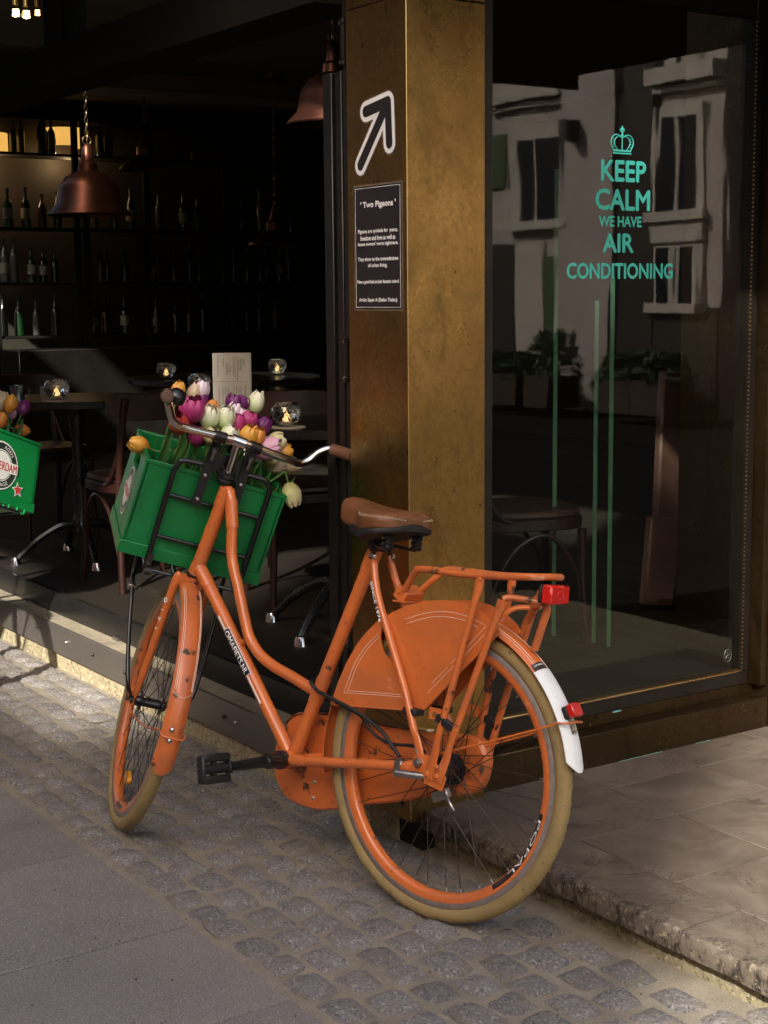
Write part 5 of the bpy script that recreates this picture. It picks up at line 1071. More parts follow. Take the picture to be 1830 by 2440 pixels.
# --- rear carrier
rc = MB()
for s in (1, -1):
    rail = smooth([(.168, s * .026, .752), (.150, s * .030, .762), (.128, s * .040, .786), (.104, s * .050, .812), (.080, s * .056, .822), (-.05, s * .062, .824), (-.15, s * .062, .831), (-.222, s * .059, .838), (-.243, s * .045, .840), (-.249, 0, .841)], 5)
    tube(rc, rail, .0085, 12)
tube(rc, [(.168, .030, .750), (.168, -.030, .750)], .008, 10)
box(rc, (.128, -.052, .735), (.166, .052, .739))
rcar = bp('rear_carrier', rc, M_ORANGE_WORN)
fbk = MB(); boxm(fbk, Matrix.Translation((.160, 0, .752)) @ Matrix.Rotation(rad(-32), 4, 'Y'), .018, .034, .016); obj('front_bracket', fbk, M_ORANGE, rcar, bevel=.002)
for s in (1, -1):
    for top, bot in (((-.100, .0625, .824), (-.016, .0815, .344)), ((-.168, .066, .779), (-.046, .083, .344))):
        t_ = V(top); b_ = V(bot); f = lambda k: t_ + (b_ - t_) * k
        p = [f(0) + V((.002, 0, 0)), f(.05), f(.13), f(.3), f(.6), f(.80) + V((0, .003, 0)), f(.86) + V((-.002, .001, 0)), f(.92), f(1)]
        p = [V((q.x, s * q.y, q.z)) for q in p]
        lg = obj('carrier_leg', tube(MB(), p, [(.0045, .012), (.005, .012), .0085, .0085, .0085, .0085, (.0055, .0105), (.0045, .0125), (.0045, .0125)], 12, flat=(0, 1, 0)), M_ORANGE_WORN, rcar)
        rv = MB(); lathe(rv, [(0, .004), (.005, .003), (.0065, 0)], 10, Matrix.Translation((b_.x + .003, s * (b_.y + .0035), b_.z + .012)) @ (RY if s > 0 else Matrix.Rotation(pi / 2, 4, 'X')))
        if top[0] > -.12: lathe(rv, [(0, .004), (.006, .003), (.0075, 0)], 10, Matrix.Translation((t_.x, s * (t_.y + .0045), t_.z - .004)) @ (RY if s > 0 else Matrix.Rotation(pi / 2, 4, 'X')))
        else: lathe(rv, [(0, .004), (.005, .003), (.0065, 0)], 10, Matrix.Translation((b_.x + .006, s * (b_.y + .0035), b_.z + .034)) @ (RY if s > 0 else Matrix.Rotation(pi / 2, 4, 'X')))
        obj('rivet', rv, M_ORANGE, lg)
    foot = prism(MB(), [(.002, .368), (-.002, .330), (-.058, .322), (-.066, .356), (-.045, .372)], lambda a, b, c: V((a, c, b)), s * .0768, s * .0795); obj('foot_plate', foot, M_ORANGE, rcar, bevel=.001)
    hk = plate_hole([(.006, .508), (-.030, .508), (-.036, .484), (-.030, .481), (.006, .481)], [[(-.004, .499), (-.016, .499), (-.016, .486), (-.004, .486)]], lambda a, b, c: V((a + (0 if s > 0 else -.002), c, b)), s * .070, s * .073); obj('strap_hook', hk, M_ORANGE, rcar)
    obj('clip', boxm(MB(), Matrix.Translation((-.055, s * .079, .478)) @ Matrix.Rotation(rad(-20), 4, 'Y'), .034, .007, .009), M_BLACKPLASTIC, rcar, bevel=.002)
    # struts behind: curved bar to the tail and stay to the mudguard
    tb = tube(MB(), smooth([(-.168, s * .066, .781), (-.178, s * .055, .786), (-.205, s * .030, .785), (-.238, s * .010, .780)], 5), (.0075), 10); obj('tail_strut', tb, M_ORANGE_WORN, rcar)
    obj('mudguard_strut', tube(MB(), smooth([(-.150, s * .06, .742), (-.160, s * .050, .752), (-.185, s * .036, .760), (-.208, s * .026, .752)], 4), (.007, .004), 10) if False else tube(MB(), smooth([(-.135, s * .062, .690), (-.155, s * .056, .735), (-.185, s * .040, .762), (-.212, s * .020, .768)], 5), .0062, 8), M_ORANGE, rcar)
obj('rear_strut', tube(MB(), smooth([(-.238, 0, .781), (-.246, 0, .768), (-.238, 0, .735), (-.222, 0, .672)], 5), .0095, 10, flat=(0, 1, 0)), M_ORANGE_WORN, rcar)


# tail light
tl = bp('tail_light', boxm(MB(), Matrix.Translation((-.2645, 0, .803)), .0140, .037, .0215), M_REDLENS, bevel=.004); obj('lamp_base', boxm(MB(), Matrix.Translation((-.2462, 0, .803)), .0042, .037, .021), M_BLACKPLASTIC, tl, bevel=.002)
rgl = MB(); tube(rgl, [(-.2788, .013 * cos(t), .803 + .009 * sin(t)) for t in [2 * pi * k / 18 for k in range(19)]], .001, 5); obj('lens_ring', rgl, M_REDLENS, tl); obj('lamp_bolt', lathe(MB(), [(0, .010), (.010, .008), (.012, 0)], 12, Matrix.Translation((-.241, .018, .803)) @ Matrix.Rotation(pi / 2, 4, 'Y')), M_ORANGE, tl)

# --- skirt guards
gpoly = [(.344, .458), (.336, .482), (.325, .516), (.303, .567), (.274, .618), (.247, .650), (.219, .678), (.168, .710), (.124, .731), (.07, .748), (.012, .757), (-.05, .755), (-.10, .742), (-.140, .718), (-.151, .703), (-.10, .650), (-.04, .588), (.03, .510), (.046, .494), (.058, .487), (.20, .471), (.33, .456)]
hole = [(.178 + .027 * cos(t) * .75 + .012 * sin(t), .634 + .038 * sin(t)) for t in [2 * pi * k / 20 for k in range(20)]]
for s in (1, -1):
    sk = bp('skirt_guard', plate_hole(gpoly, [hole], lambda a, b, c: V((a, c, b)), s * .0395, s * .0415), M_ORANGE)
    lip = tube(MB(), [(a, s * .0405, b) for a, b in gpoly[-8:] + gpoly[:1]], .0024, 6); obj('folded_edge', lip, M_ORANGE, sk)
    if s > 0:
        pn = MB(); y = .0418
        def pl2(pts, r=.0007): tube(pn, [(a, y, b) for a, b in pts], r, 5)
        for off in (0, .012):
            o1 = [(.207, .652), (.242, .618), (.274, .572), (.293, .522), (.303, .491), (.216, .501), (.116, .511)]; c_ = (.16, .57)
            q = [(c_[0] + (a - c_[0]) * (1 - off * 7), c_[1] + (b - c_[1]) * (1 - off * 7)) for a, b in o1]
            q2 = [(v.x, v.y) for v in smooth([(a, b, 0) for a, b in q[:4]], 5)] + q[4:]; pl2(q2)
        pl2([(v.x, v.y) for v in smooth([(.131, .696, 0), (.074, .717, 0), (.018, .729, 0), (-.05, .728, 0), (-.112, .713, 0)], 6)] + [(-.069, .664)]); pl2([(v.x, v.y) for v in smooth([(.125, .686, 0), (.070, .706, 0), (.018, .717, 0), (-.045, .717, 0), (-.088, .706, 0)], 6)])
        pl2([(-.068, .663), (-.020, .612)]); pl2([(-.108, .692), (-.068, .648), (-.030, .609), (.040, .533)]); pl2([(-.012, .603), (.030, .558)])
        obj('pinstripe', pn, M_PIN, sk)
    obj('guard_clip', boxm(MB(), Matrix.Translation((.068, s * .055, .485)), .020, .018, .008), M_BLACKPLASTIC, sk, bevel=.002)

# --- chain case, cranks, pedals
ccp = smooth([(.600, .24, 0), (.585, .205, 0), (.541, .168, 0), (.449, .160, 0), (.375, .175, 0), (.292, .203, 0), (.171, .238, 0), (.055, .276, 0), (-.03, .296, 0), (-.070, .320, 0), (-.085, .36, 0), (-.085, .40, 0), (-.060, .434, 0), (-.004, .436, 0), (.099, .421, 0), (.245, .413, 0), (.435, .407, 0), (.500, .399, 0), (.552, .378, 0), (.590, .33, 0), (.603, .28, 0), (.600, .24, 0)], 3)
ccp = [(v.x, v.y) for v in ccp[:-1]]
cc = bp('chain_case', prism(MB(), ccp, lambda a, b, c: V((a, c, b)), -.074, -.040), M_ORANGE_WORN, bevel=.005)
tr = MB(); tube(tr, smooth([(.575, -.057, .362), (.545, -.057, .388), (.500, -.057, .404), (.435, -.057, .4125), (.245, -.057, .4185), (.10, -.057, .427)], 5), [(.0035, .016)] * 26, 10, flat=(0, 0, 1)); obj('chrome_trim', tr, M_CHROME, cc)
obj('front_flap', prism(MB(), [(.560, .19), (.535, .172), (.435, .172), (.428, .19), (.436, .215), (.428, .245), (.44, .30), (.56, .30)], lambda a, b, c: V((a, c, b)), -.0398, -.0375), M_ORANGE_WORN, cc, bevel=.0008)
rv = MB(); [lathe(rv, [(0, .003), (.004, .002), (.006, 0)], 8, Matrix.Translation((.447, -.0375, z)) @ RY) for z in (.232, .190)]; obj('rivet', rv, M_STEEL, cc)
cover = prism(MB(), [(.05 + .0 * k, 0) for k in range(0)] or [(-.085, .36), (-.085, .40), (-.060, .434), (-.004, .436), (.03, .430), (.0, .408), (-.030, .398), (-.045, .375), (-.045, .335), (-.030, .312), (-.07, .318)], lambda a, b, c: V((a, c, b)), -.0395, -.034); obj('soft_cover', cover, M_ORANGE_WORN, cc, bevel=.002)
for s in (1, -1):
    ck = MB(); bbp = V((.495, 0, .287)); pe = V((.628, 0, .247)) if s > 0 else V((.362, 0, .327))
    tube(ck, [bbp + V((0, s * .080, 0)), bbp + (pe - bbp) * .15 + V((0, s * .083, 0)), bbp + (pe - bbp) * .9 + V((0, s * .094, 0)), pe + (pe - bbp) * .09 + V((0, s * .095, 0))], [(.013, .018), (.0095, .0155), (.008, .012), (.008, .013)], 14, flat=(0, 1, 0)); lathe(ck, [(0, .014), (.009, .014), (.011, .011), (.020, .009), (.021, -.028), (0, -.028)], 18, Matrix.Translation(bbp + V((0, s * .082, 0))) @ (RY if s > 0 else Matrix.Rotation(pi / 2, 4, 'X'))); lathe(ck, [(.018, .0), (.024, -.002), (.0245, -.020), (0, -.020)], 18, Matrix.Translation(bbp + V((0, s * .056, 0))) @ (RY if s > 0 else Matrix.Rotation(pi / 2, 4, 'X')))
    bp('crank', ck, M_BLACKPAINT)
    pd = MB(); PM = Matrix.Translation(pe) @ Matrix.Rotation(rad(10) * s, 4, 'Y')
    body = MB(); cyl(body, (0, s * .094, 0), (0, s * .190, 0), .013, 12); box(body, (-.008, s * .150 - .006, -.030), (.008, s * .150 + .006, .030)); cyl(body, (0, s * .092, 0), (0, s * .104, 0), .018, 12); body.xf(PM)
    ped = bp('pedal', body, M_BLACKPLASTIC, bevel=.0015)
    for z in (-.0275, .0275): obj('tread', boxm(MB(), PM @ Matrix.Translation((0, s * .142, z)), (.0125), .046, .0095), M_BLACKPLASTIC, ped, bevel=.004)
    obj('end_plate', boxm(MB(), PM @ Matrix.Translation((0, s * .191, 0)), .0135, .0055, .036), M_BLACKPLASTIC, ped, bevel=.004)

# --- saddle
secs = [(.392, .012, .952, .930), (.388, .022, .962, .915), (.378, .030, .971, .905), (.362, .034, .974, .900), (.340, .036, .972, .897), (.320, .039, .968, .893), (.302, .050, .963, .889), (.285, .068, .959, .887), (.265, .088, .956, .888), (.245, .100, .954, .891), (.225, .106, .953, .894), (.205, .106, .953, .896), (.188, .099, .951, .898), (.175, .085, .949, .900), (.166, .062, .945, .903), (.162, .030, .938, .908)]
def saddle_pt(i, t, grow=1):
    s, w, zt, zb = secs[i]; zm = zb + (zt - zb) * .42; c, d_ = cos(t), sin(t)
    y = w * sgnp(c, .62) * (1 if d_ > 0 else .97); z = zm + ((zt - zm) * sgnp(d_, .8) if d_ > 0 else (zm - zb) * sgnp(d_, .55))
    if d_ > 0 and s < .27: z -= .006 * max(0, 1 - (y / (.35 * w)) ** 2) * min(1, (.27 - s) / .06)
    return V((s, y, z))
sd = MB(); n = 36
for i in range(len(secs)): sd.v += [tuple(saddle_pt(i, 2 * pi * k / n)) for k in range(n)]
for i in range(len(secs) - 1): sd.f += [(i * n + k, i * n + (k + 1) % n, (i + 1) * n + (k + 1) % n, (i + 1) * n + k) for k in range(n)]
sd.f += [tuple(range(n)), tuple((len(secs) - 1) * n + k for k in range(n))[::-1]]; sd.m = [0] * len(sd.f)
sad = bp('saddle', sd, M_LEATHER, sharp=0); sad.data.polygons.foreach_set('use_smooth', [True] * len(sad.data.polygons))
md = sad.modifiers.new('subsurf', 'SUBSURF'); md.levels = md.render_levels = 2
stt = MB()
for s in (1, -1):
    for dt in (-.06, .06):
        for i0 in range(0, 1):
            path = smooth([saddle_pt(i, (.36 + dt * .8) if s > 0 else pi - .36 - dt * .8) + V((0, s * .0010, .0014)) for i in range(6, 16)], 9)
            for j in range(0, len(path) - 1):
                if j % 3 != 2: tube(stt, [path[j], path[j + 1]], .00075, 4)
obj('stitching', stt, M_THREAD, sad)
ub = MB(); n2 = 24
for i in range(4, len(secs)):
    s, w, zt, zb = secs[i]
    for k in range(n2): c, d_ = cos(2 * pi * k / n2), sin(2 * pi * k / n2); ub.v.append((s - (.004 if i == len(secs) - 1 else 0), w * 1.005 * sgnp(c, .5), zb + .004 + (.010 if d_ > 0 else .022 * min(1, max(.35, (s - .14) / .12))) * sgnp(d_, .5)))
m_ = len(secs) - 4
for i in range(m_ - 1): ub.f += [(i * n2 + k, i * n2 + (k + 1) % n2, (i + 1) * n2 + (k + 1) % n2, (i + 1) * n2 + k) for k in range(n2)]
ub.f += [tuple(range(n2)), tuple((m_ - 1) * n2 + k for k in range(n2))[::-1]]; ub.m = [0] * len(ub.f)
obj('saddle_base', ub, M_BLACKPLASTIC, sad)
sp = MB()
for s in (1, -1):
    lathe(sp, [(.012, 0), (.016, .006), (.012, .012), (.016, .018), (.012, .024), (.016, .030), (.012, .036)], 14, Matrix.Translation((.195, s * .055, .856))); tube(sp, smooth([(.31, s * .02, .880), (.275, s * .026, .866), (.23, s * .040, .860), (.195, s * .055, .856)], 5), .004, 8)
cyl(sp, (.262, -.030, .862), (.262, .030, .862), .017, 14); cyl(sp, (.262, -.036, .862), (.262, .036, .862), .009, 8); cyl(sp, (.255, 0, .862), (.275, 0, .885), .020, 14)
obj('saddle_springs', sp, M_BLACKPAINT, sad); obj('seat_post', cyl(MB(), (.275, 0, .862), (.262, 0, .893), .0135, 14), M_CHROME, sad)

# --- lock cable, brake arm and torque strap
lc = MB(); tube(lc, smooth([(.445, -.028, .488), (.442, .012, .496), (.425, .028, .492), (.400, .032, .479), (.368, .050, .479), (.315, .058, .471), (.229, .060, .452), (.156, .062, .424), (.117, .063, .396), (.090, .064, .374)], 6), .0048, 10); tube(lc, smooth([(.315, .055, .466), (.25, .045, .448), (.232, .035, .432), (.204, .028, .404), (.149, .028, .392), (.075, .035, .400), (.03, .045, .395)], 6), .004, 8)
bp('lock_cable', lc, M_BLACKPLASTIC)
ba = MB(); box(ba, (.070, .0835, .330), (.086, .0855, .372)); tube(ba, [(.078, .0845, .340), (.03, .078, .343), (-.01, .060, .345)], (.009), 10)
ba.join(lathe(MB(), [(.0150, -.008), (.0160, -.006), (.0160, .006), (.0150, .008)], 16, Matrix.Translation((.078, .069, .3555)) @ Matrix.Rotation(rad(83), 4, 'Y')))
bp('torque_strap', ba, M_STEEL); bp('brake_lever', MB().join(boxm(MB(), Matrix.Translation((-.030, .045, .305)) @ Matrix.Rotation(rad(28), 4, 'Y'), .024, .008, .012)).join(boxm(MB(), Matrix.Translation((-.062, .048, .290)) @ Matrix.Rotation(rad(-48), 4, 'Y'), .017, .003, .004)), M_STEEL, bevel=.002)
bp('gear_cluster', lathe(MB(), [(.02, .03), (.045, .030), (.046, .036), (.028, .038)], 20, Matrix.Translation((0, -.080, .355)) @ RY), M_BLACKPAINT)

# ================================================================== CRATES AND TULIPS
def make_crate(name, label, M_):
    """local: x forward, y left, z up; origin middle of the rear bottom edge; 0.40 wide, 0.30 deep"""
    t = empty(name, M_); tag(t, label, 'crate', 'green plastic flower crates'); W, Dp, H, T = .20, .30, .274, .010
    mb = MB(); P3x = lambda x0: (lambda a, b, c: V((x0 + c, a, b)))
    ho = lambda w, z0, z1: [(w, z0), (w, z1), (w - .012, z1 + .012), (-w + .012, z1 + .012), (-w, z1), (-w, z0)]
    mb.join(prism(MB(), [(-W, .03), (W, .03), (W, H), (-W, H)], P3x(0), 0, T)).join(prism(MB(), [(-W, .0), (W, .0), (W, H), (-W, H)], P3x(Dp - T), 0, T))
    back = obj('back_wall', mb, M_GREEN, t, bevel=.0015)
    for s in (1, -1):
        sw = plate_hole([(0, 0), (Dp, 0), (Dp, H), (.012, H), (0, H)], [[(.095, .205), (.205, .205), (.205, .236), (.190, .246), (.110, .246), (.095, .236)]], lambda a, b, c: V((a, c, b)), s * (W - T), s * (W + .0005)); obj('side_wall', sw, M_GREEN, t)
    obj('floor', B((.002, -W + .002, .002), (Dp - .002, W - .002, .014)), M_GREEN, t)
    lp = MB(); box(lp, (-.004, -W - .004, 0), (.0, W + .004, .036)); box(lp, (-.0045, W + .0006, -.001), (Dp + .003, W + .004, .036)); box(lp, (-.0045, -W - .004, -.001), (Dp + .003, -W - .0006, .036)); box(lp, (Dp, -W, -.001), (Dp + .003, W, .036)); obj('foot_rim', lp, M_GREEN, t, bevel=.0012)
    rm = MB(); box(rm, (-.003, -W - .003, H - .010), (.0, W + .003, H + .001)); box(rm, (Dp, -W - .003, H - .010), (Dp + .003, W + .003, H + .001)); obj('top_rim', rm, M_GREEN, t, bevel=.001)
    rb = MB()
    for y in (-.1995, -.1, 0, .1, .1995 - .004): box(rb, (-.0028, y, .036), (.0, y + .004, H - .01)) if abs(y) > .19 else None
    obj('rib', rb, M_GREEN, t)
    def badge(fn, R, par):
        """round badge; fn(u right, v up, lift) -> 3D"""
        dsk = lambda r, lift, n=40: MB().add([fn(r * cos(2 * pi * k / n), r * sin(2 * pi * k / n), lift) for k in range(n)], [tuple(range(n))])
        b = obj('badge', dsk(R, .0006), M_STICKW, par); kk = dsk(R * .94, .0010); obj('badge_ring', kk, M_STICKK, b); obj('badge_disc', dsk(R * .66, .0014), M_STICKW, b); obj('badge_disc', dsk(R * .62, .0017), M_STICKK, b); obj('badge_disc', dsk(R * .595, .0020), M_STICKW, b)
        obj('badge_band', MB().add([fn(u * R * .985, v * R * .22, .0024) for u, v in ((-1, -1), (1, -1), (1, 1), (-1, 1))], [(0, 1, 2, 3)]), M_STICKW, b)
        mb = MB(); vs3, fs3 = glyphs('AMSTERDAM'); xa = min(v[0] for v in vs3); xb = max(v[0] for v in vs3); ya = min(v[1] for v in vs3); yb = max(v[1] for v in vs3)
        for ox, oy, l in ((-.0006, 0, 0), (.0006, 0, .0001)): mb.add([fn(((v[0] - xa) / (xb - xa) - .5) * R * 1.84 + ox, ((v[1] - ya) / (yb - ya) - .5) * R * .34 + oy, .0027 + l) for v in vs3], fs3)
        obj('badge_name', mb, M_STICKR, b)
        mb = MB(); text_arc(mb, 'AGEN', lambda r, a: fn(-r * cos(a), r * sin(a), .0016), R * .72, rad(97), rad(142), R * .15)
        vs4, fs4 = glyphs('RGE', 'LEFT'); xa = min(v[0] for v in vs4); xb = max(v[0] for v in vs4); ya = min(v[1] for v in vs4); yb = max(v[1] for v in vs4)
        mb.add([fn((R * .87 - (v[1] - ya) / (yb - ya) * R * .15) * cos(rad(-84) + rad(32) * (v[0] - xa) / (xb - xa)), (R * .87 - (v[1] - ya) / (yb - ya) * R * .15) * sin(rad(-84) + rad(32) * (v[0] - xa) / (xb - xa)), .0016) for v in vs4], fs4)
        obj('badge_lettering', mb, M_STICKW, b)
        stb = MB(); stb.add([fn(.12 * R + .10 * R * cos(q * pi / 5) * (1 if q % 2 else .45) - R * .35, R * .38 + .12 * R * sin(q * pi / 5) * (1 if q % 2 else .45), .0024) for q in range(10)], [tuple(range(10))]); obj('badge_mark', stb, M_STICKK, b)
    badge(lambda u, v, l: V((.15 + u * -1, W + .0008 + l, .132 + v)), .068, t)
    badge(lambda u, v, l: V((Dp + .0008 + l, -.0 + u * 1.0, .140 + v)), .092, t)
    for rr, m, l, nm in ((1.0, M_STICKW, .0006, 'star_outline'), (.76, M_STICKR, .0011, 'star')):
        obj(nm, MB().add([V((Dp + .0008 + l, .105 + .031 * rr * cos(pi / 2 + .18 + q * pi / 5) * (1 if q % 2 == 0 else .47), .068 + .031 * rr * sin(pi / 2 + .18 + q * pi / 5) * (1 if q % 2 == 0 else .47))) for q in range(10)], [tuple(range(10))]), m, t)
    return t
CRM = MS_ @ Matrix.Translation((.045, .014, .377))
make_crate('flower_crate', 'green plastic crate of tulips on the orange bicycle front carrier', CRM)
CLM = frame4(V((.45929, -.88256, .10070)), V((.85026, .40398, -.33744)), V((.25713, .24060, .93595)), V((1.98035, 5.51937, .84914))) @ Matrix.Translation((-.30, 0, -.14))
left_crate = make_crate('flower_crate', 'green crate with round badge and red star at the left edge', CLM)
sg = MB()
for y in (.155, .115, .07): tube(sg, smooth([V((.302, y, .002)), V((.306, y - .008, -.014)), V((.302, y - .022, -.016)), V((.298, y - .030, -.002))], 4), .0045, 6)
obj('strap', sg, M_GREEN, left_crate)
# the bicycle that carries it stands just outside the frame
bike2 = copy_tree(bike); bike2.matrix_world = CLM @ CRM.inverted() @ MB_
tag(bike2, 'second bicycle beyond the left frame edge, its front carrier holding the badged crate', 'bicycle')

def bloom_mb(h, R, open_, rs):
    r = random.Random(rs); mb = MB()
    for layer in (0, 1):
        for k in range(3):
            ph = 2 * pi * k / 3 + layer * pi / 3 + r.uniform(-.12, .12); hh = h * (1 + r.uniform(-.05, .04)) * (1 - .03 * layer); nv, nw = 8, 6; b = len(mb.v); tip = r.uniform(-.03, .05)
            for i in range(nv + 1):
                v = i / nv
                for j in range(nw + 1):
                    w = -1 + 2 * j / nw
                    rad_ = R * (sin(pi * (.07 + .80 * v ** .92)) ** .72) * (1 - .10 * layer * (1 - v)) * (1 + open_ * max(0, v - .5)) + tip * R * v * v
                    half = 1.02 * (sin(pi * min(1, .10 + .90 * v ** .72)) ** .55) * (1 if v < .6 else 1 - .25 * (v - .6))
                    if i == nv: half = .12
                    half = half * (1.0 if v < .55 else 1 + .45 * (v - .55)) if i < nv else .5; a = ph + w * half; rr = rad_ * (1.06 - .09 * w * w) * (1 - .05 * layer)
                    mb.v.append((rr * cos(a), rr * sin(a), hh * (v - .04 * w * w * v)))
            m = nw + 1
            for i in range(nv):
                for j in range(nw): a = b + i * m + j; mb.f.append((a, a + 1, a + m + 1, a + m)); mb.m.append(0)
    return mb
BLOOM = {}
def bloom_mesh(col, kind):
    if (col, kind) not in BLOOM:
        h, R, op = ((.058, .0225, -.10), (.064, .022, -.35), (.052, .024, .25), (.048, .0205, -.25))[kind]
        me = mesh('bloom', bloom_mb(h, R, op, kind * 7 + len(col)), TUL[col], sharp=0); me.polygons.foreach_set('use_smooth', [True] * len(me.polygons)); BLOOM[(col, kind)] = me
    return BLOOM[(col, kind)]
def leaf_mb(p0, p1, wid, bend, side):
    p0 = V(p0); p1 = V(p1); ax = p1 - p0; L = ax.length; ax.normalize(); sd = ax.cross(V(side)).normalized(); nn = sd.cross(ax); mb = MB(); n = 10
    for i in range(n + 1):
        t = i / n; c = p0 + ax * L * t + nn * bend * L * sin(pi * t * .9) ; w = wid * (sin(pi * (.10 + .9 * t) ** .8) ** .8) if i < n else 0
        for q in (-1, -.45, 0, .45, 1): mb.v.append(tuple(c + sd * w * q + nn * (abs(q) ** 1.5) * w * .55))
    for i in range(n):
        for q in range(4): a = i * 5 + q; mb.f.append((a, a + 1, a + 6, a + 5)); mb.m.append(0)
    return mb
def tulip(M_, base, head, dirn, col, kind, size, label, leaves=0, group='tulips in the crate on the bicycle'):
    """base, head: in the crate's steering coordinates; dirn: way the bloom points"""
    hw = M_ @ V(head); bw = M_ @ V(base); dw = (M_.to_3x3() @ V(dirn)).normalized()
    t = empty('tulip', loc=bw); tag(t, label, 'tulip', group); I = Matrix.Translation(-bw)
    mid = bw.lerp(hw, .55) + V((0, 0, .02)); pts = smooth([bw, mid, hw - dw * .030, hw], 6)
    obj('stem', tube(MB(), pts, .0030, 7), M_STEM, t, mat=I)
    size *= 1.08; b = obj('bloom', bloom_mesh(col, kind), None, t); b.matrix_local = I @ Matrix.Translation(hw) @ dw.to_track_quat('Z', 'Y').to_matrix().to_4x4() @ Matrix.Rotation(random.uniform(0, 6), 4, 'Z') @ Matrix.Scale(size, 4)
    for k in range(leaves):
        a = random.uniform(0, 2 * pi); q = bw.lerp(hw, random.uniform(.5, .92)) + V((cos(a), sin(a), 0)) * random.uniform(.03, .07)
        obj('leaf', leaf_mb(bw.lerp(hw, .08), q, random.uniform(.010, .017), random.uniform(.02, .14), (cos(a), sin(a), .2)), M_LEAF, t, mat=I)
    return t
# (head centre in steering axes, lean, colour, kind, size, words)
TL = [((.10, .128, .800), (-.15, .05, 1), 'magenta', 2, 1.35, 'large magenta tulip right beside the left handlebar grip'), ((.09, .150, .755), (-.5, .35, .7), 'red', 0, 1.15, 'red tulip drooping under the left handlebar grip'),
 ((.17, .168, .826), (0, .1, 1), 'yellow', 0, .8, 'orange yellow tulip peeping above the bell'), ((.21, .100, .832), (0, 0, 1), 'blush', 0, .95, 'pale pink and white tulip topmost at the left of the bunch'),
 ((.20, .092, .805), (.1, 0, 1), 'purple', 0, .9, 'deep purple tulip just below the topmost pale pink one'), ((.18, .062, .808), (.2, -.1, 1), 'orange', 3, .8, 'small flame orange tulip behind the tall white one'), ((.20, .117, .820), (0, 0, 1), 'beige', 1, .9, 'peach tulip half hidden behind the large magenta one'),
 ((.11, .074, .786), (-.1, .05, 1), 'white', 0, 1.12, 'tall white and green tulip, leftmost of the big white ones'), ((.13, .028, .792), (-.1, 0, 1), 'white', 0, 1.12, 'tall white and green tulip in the middle of the bunch'), ((.09, .055, .750), (-.2, .05, 1), 'cream', 3, 1.05, 'small olive cream tulip bud low above the handlebar'), ((.09, .013, .756), (-.25, -.25, 1), 'white', 0, 1.05, 'white tulip low above the stem, leaning right'),
 ((.22, -.002, .824), (.1, 0, 1), 'purple', 2, .95, 'dark purple tulip at the back in front of the menu'), ((.23, -.024, .826), (.1, -.1, 1), 'purple', 2, .9, 'dark purple tulip just left of the upright ivory tulip'), ((.15, -.012, .780), (0, -.05, 1), 'magenta', 0, 1.0, 'crimson tulip in the centre of the bunch'), ((.19, -.002, .806), (0, 0, 1), 'blush', 0, .85, 'pale pink tulip behind the crimson one in the centre'), ((.19, -.024, .803), (.05, -.1, 1), 'blush', 2, .8, 'blush tulip between the pale pink and the striped ones'),
 ((.17, -.046, .800), (0, -.15, 1), 'magenta', 2, .95, 'pink striped magenta tulip right of the centre'), ((.11, -.044, .764), (-.15, -.1, 1), 'yellow', 0, 1.12, 'golden orange tulip above the stem'), ((.12, -.070, .766), (-.15, -.1, 1), 'orange', 0, 1.05, 'flame orange tulip right of the golden one'), ((.24, -.066, .832), (.05, -.05, 1), 'white', 1, 1.05, 'upright ivory tulip standing alone right of the menu'),
 ((.20, -.095, .785), (.1, -.35, 1), 'purple', 0, .95, 'dark purple tulip behind the lilac pink one'), ((.13, -.106, .744), (-.3, -.75, .55), 'pink', 0, 1.35, 'large lilac pink tulip lying to the right'), ((.18, -.142, .756), (0, -.75, .7), 'cream', 2, 1.1, 'cream tulip right of the lilac pink one'), ((.14, -.138, .726), (-.1, -.6, .8), 'cream', 3, 1.0, 'small cream tulip just above the right part of the bar'), ((.18, -.172, .736), (0, -.8, .5), 'yellow', 2, .95, 'open orange yellow tulip at the right end'),
 ((.17, -.156, .697), (-.2, -.7, .4), 'beige', 0, 1.0, 'pale beige tulip under the right part of the bar'), ((.20, -.200, .702), (-.1, -.9, .2), 'beige', 0, 1.1, 'pale beige tulip farthest right below the bar'), ((.12, .090, .728), (-.3, .2, .9), 'magenta', 0, 1.2, 'crimson tulip hanging low behind the left part of the bar'),
 ((.17, .222, .650), (-.15, .98, .10), 'yellow', 0, 1.0, 'orange yellow tulip sticking out over the left crate rim'), ((.08, -.205, .655), (-.2, -.55, -.85), 'cream', 0, 1.12, 'cream tulip hanging down over the right crate rim')]
for i, (hd, dr, col, kd, sz, lb) in enumerate(TL):
    h = V(hd); dv = V(dr).normalized(); by = max(-.17, min(.17, hd[1] * .8)); bs = V((max(.08, min(.28, hd[0] + .03)), by, .41))
    if lb.startswith('orange yellow tulip sticking'): bs = V((.16, .02, .63))
    if lb.startswith('cream tulip hanging'): bs = V((.10, -.14, .66))
    tulip(MS_, bs, h - dv * .026 * sz, dv, col, kd, sz, lb, leaves=2 if bs.z < .5 else 0)
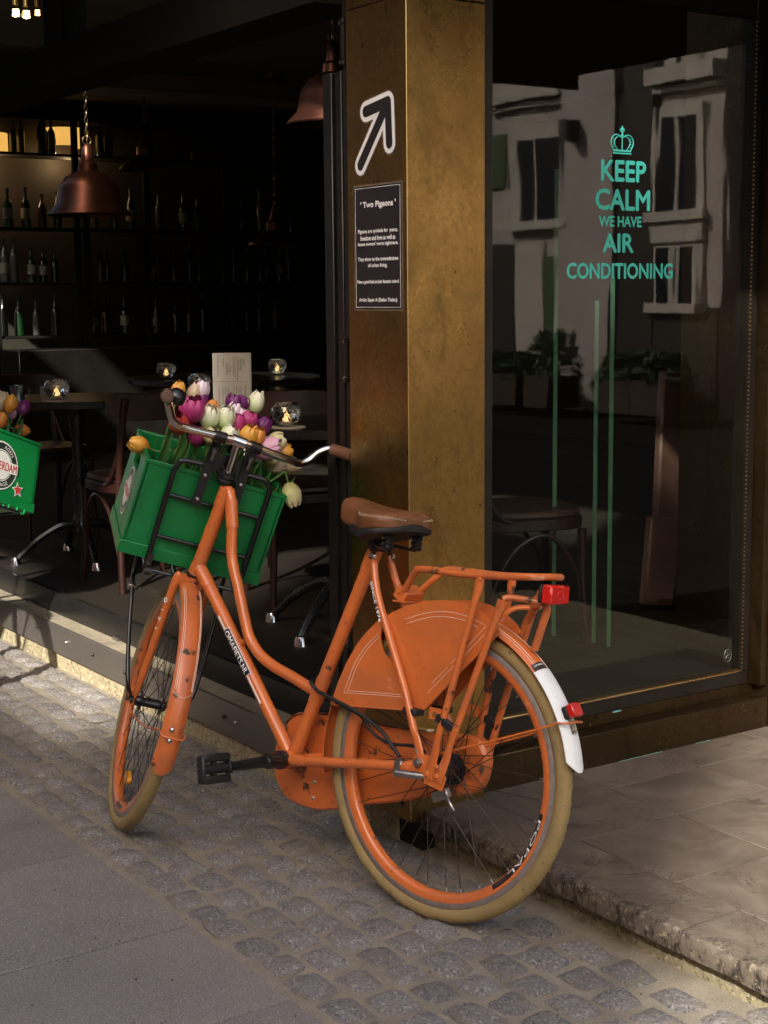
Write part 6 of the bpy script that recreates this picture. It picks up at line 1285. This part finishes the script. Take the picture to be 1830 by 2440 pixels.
# broad outer leaves, each belonging to one of the tulips at the ends
LV = [((.10, .175, .46), (.095, .163, .765), .020, .05), ((.09, .135, .44), (.07, .110, .728), .021, .10), ((.08, .10, .45), (.072, .098, .672), .018, .06), ((.085, .155, .45), (.07, .128, .74), .019, .08), ((.085, .085, .46), (.072, .060, .70), .017, .12), ((.12, .075, .5), (.085, .035, .722), .020, .16),
      ((.10, -.12, .48), (.085, -.098, .715), .020, .12), ((.12, -.15, .5), (.09, -.165, .672), .019, .10), ((.10, -.165, .52), (.080, -.195, .688), .022, .18), ((.14, -.15, .52), (.11, -.21, .702), .018, .20), ((.11, -.10, .5), (.085, -.128, .69), .02, .1), ((.15, .14, .48), (.12, .12, .74), .018, .06), ((.09, .12, .45), (.075, .15, .70), .018, .08), ((.09, -.17, .56), (.07, -.20, .648), .014, .2)]
tul_objs = [o for o in COL.objects if o.name.startswith('tulip')]
for i, (p0, p1, w, b) in enumerate(LV):
    own = min(tul_objs, key=lambda o: (o.location - MS_ @ V(p0)).length); obj('leaf', leaf_mb(MS_ @ V((max(p0[0], .115), p0[1], p0[2])), MS_ @ V(p1), w * .85, b * .3, MS_.to_3x3() @ V((-1, .2 * (i % 3 - 1), .3))), M_LEAF, own, mat=Matrix.Translation(-own.location))
G2 = 'tulips in the crate at the left edge'
CM2 = CLM
for hd, dr, col, kd, sz, lb in (((.16, .108, .425), (.1, -.05, 1), 'beige', 0, 1.2, 'dull peach tulip at the left edge, tallest in the left crate'), ((.2, .114, .413), (.1, .1, 1), 'yellow', 0, 1.15, 'golden tulip with green leaves in the left crate'), ((.12, .270, .450), (0, .3, 1), 'purple', 0, 1.1, 'purple tulip standing highest at the right of the left crate'), ((.1, .235, .42), (0, .1, 1), 'pink', 3, .8, 'small lilac tulip behind the golden one in the left crate'), ((.2, .196, .335), (.3, .95, .15), 'orange', 3, 1.15, 'orange red tulip lying over the rim of the left crate'), ((.22, .051, .327), (.3, 0, .9), 'orange', 0, 1.1, 'orange tulip cut by the left frame edge')):
    dv = V(dr).normalized(); tulip(CM2, V((max(.05, min(.25, hd[0])), hd[1] * .55, .05)), V(hd) - dv * .026 * sz, dv, col, kd, sz, lb, leaves=2, group=G2)
own = [o for o in COL.objects if o.get('label', '').startswith('golden tulip with green')][0]
for p0, p1, w in (((.2, .09, .2), (.21, .085, .385), .014), ((.2, .11, .2), (.22, .17, .375), .015), ((.18, .12, .22), (.19, .20, .39), .016)): obj('leaf', leaf_mb(CM2 @ V(p0), CM2 @ V(p1), w, .08, CM2.to_3x3() @ V((1, 0, .3))), M_LEAF, own, mat=Matrix.Translation(-own.location))
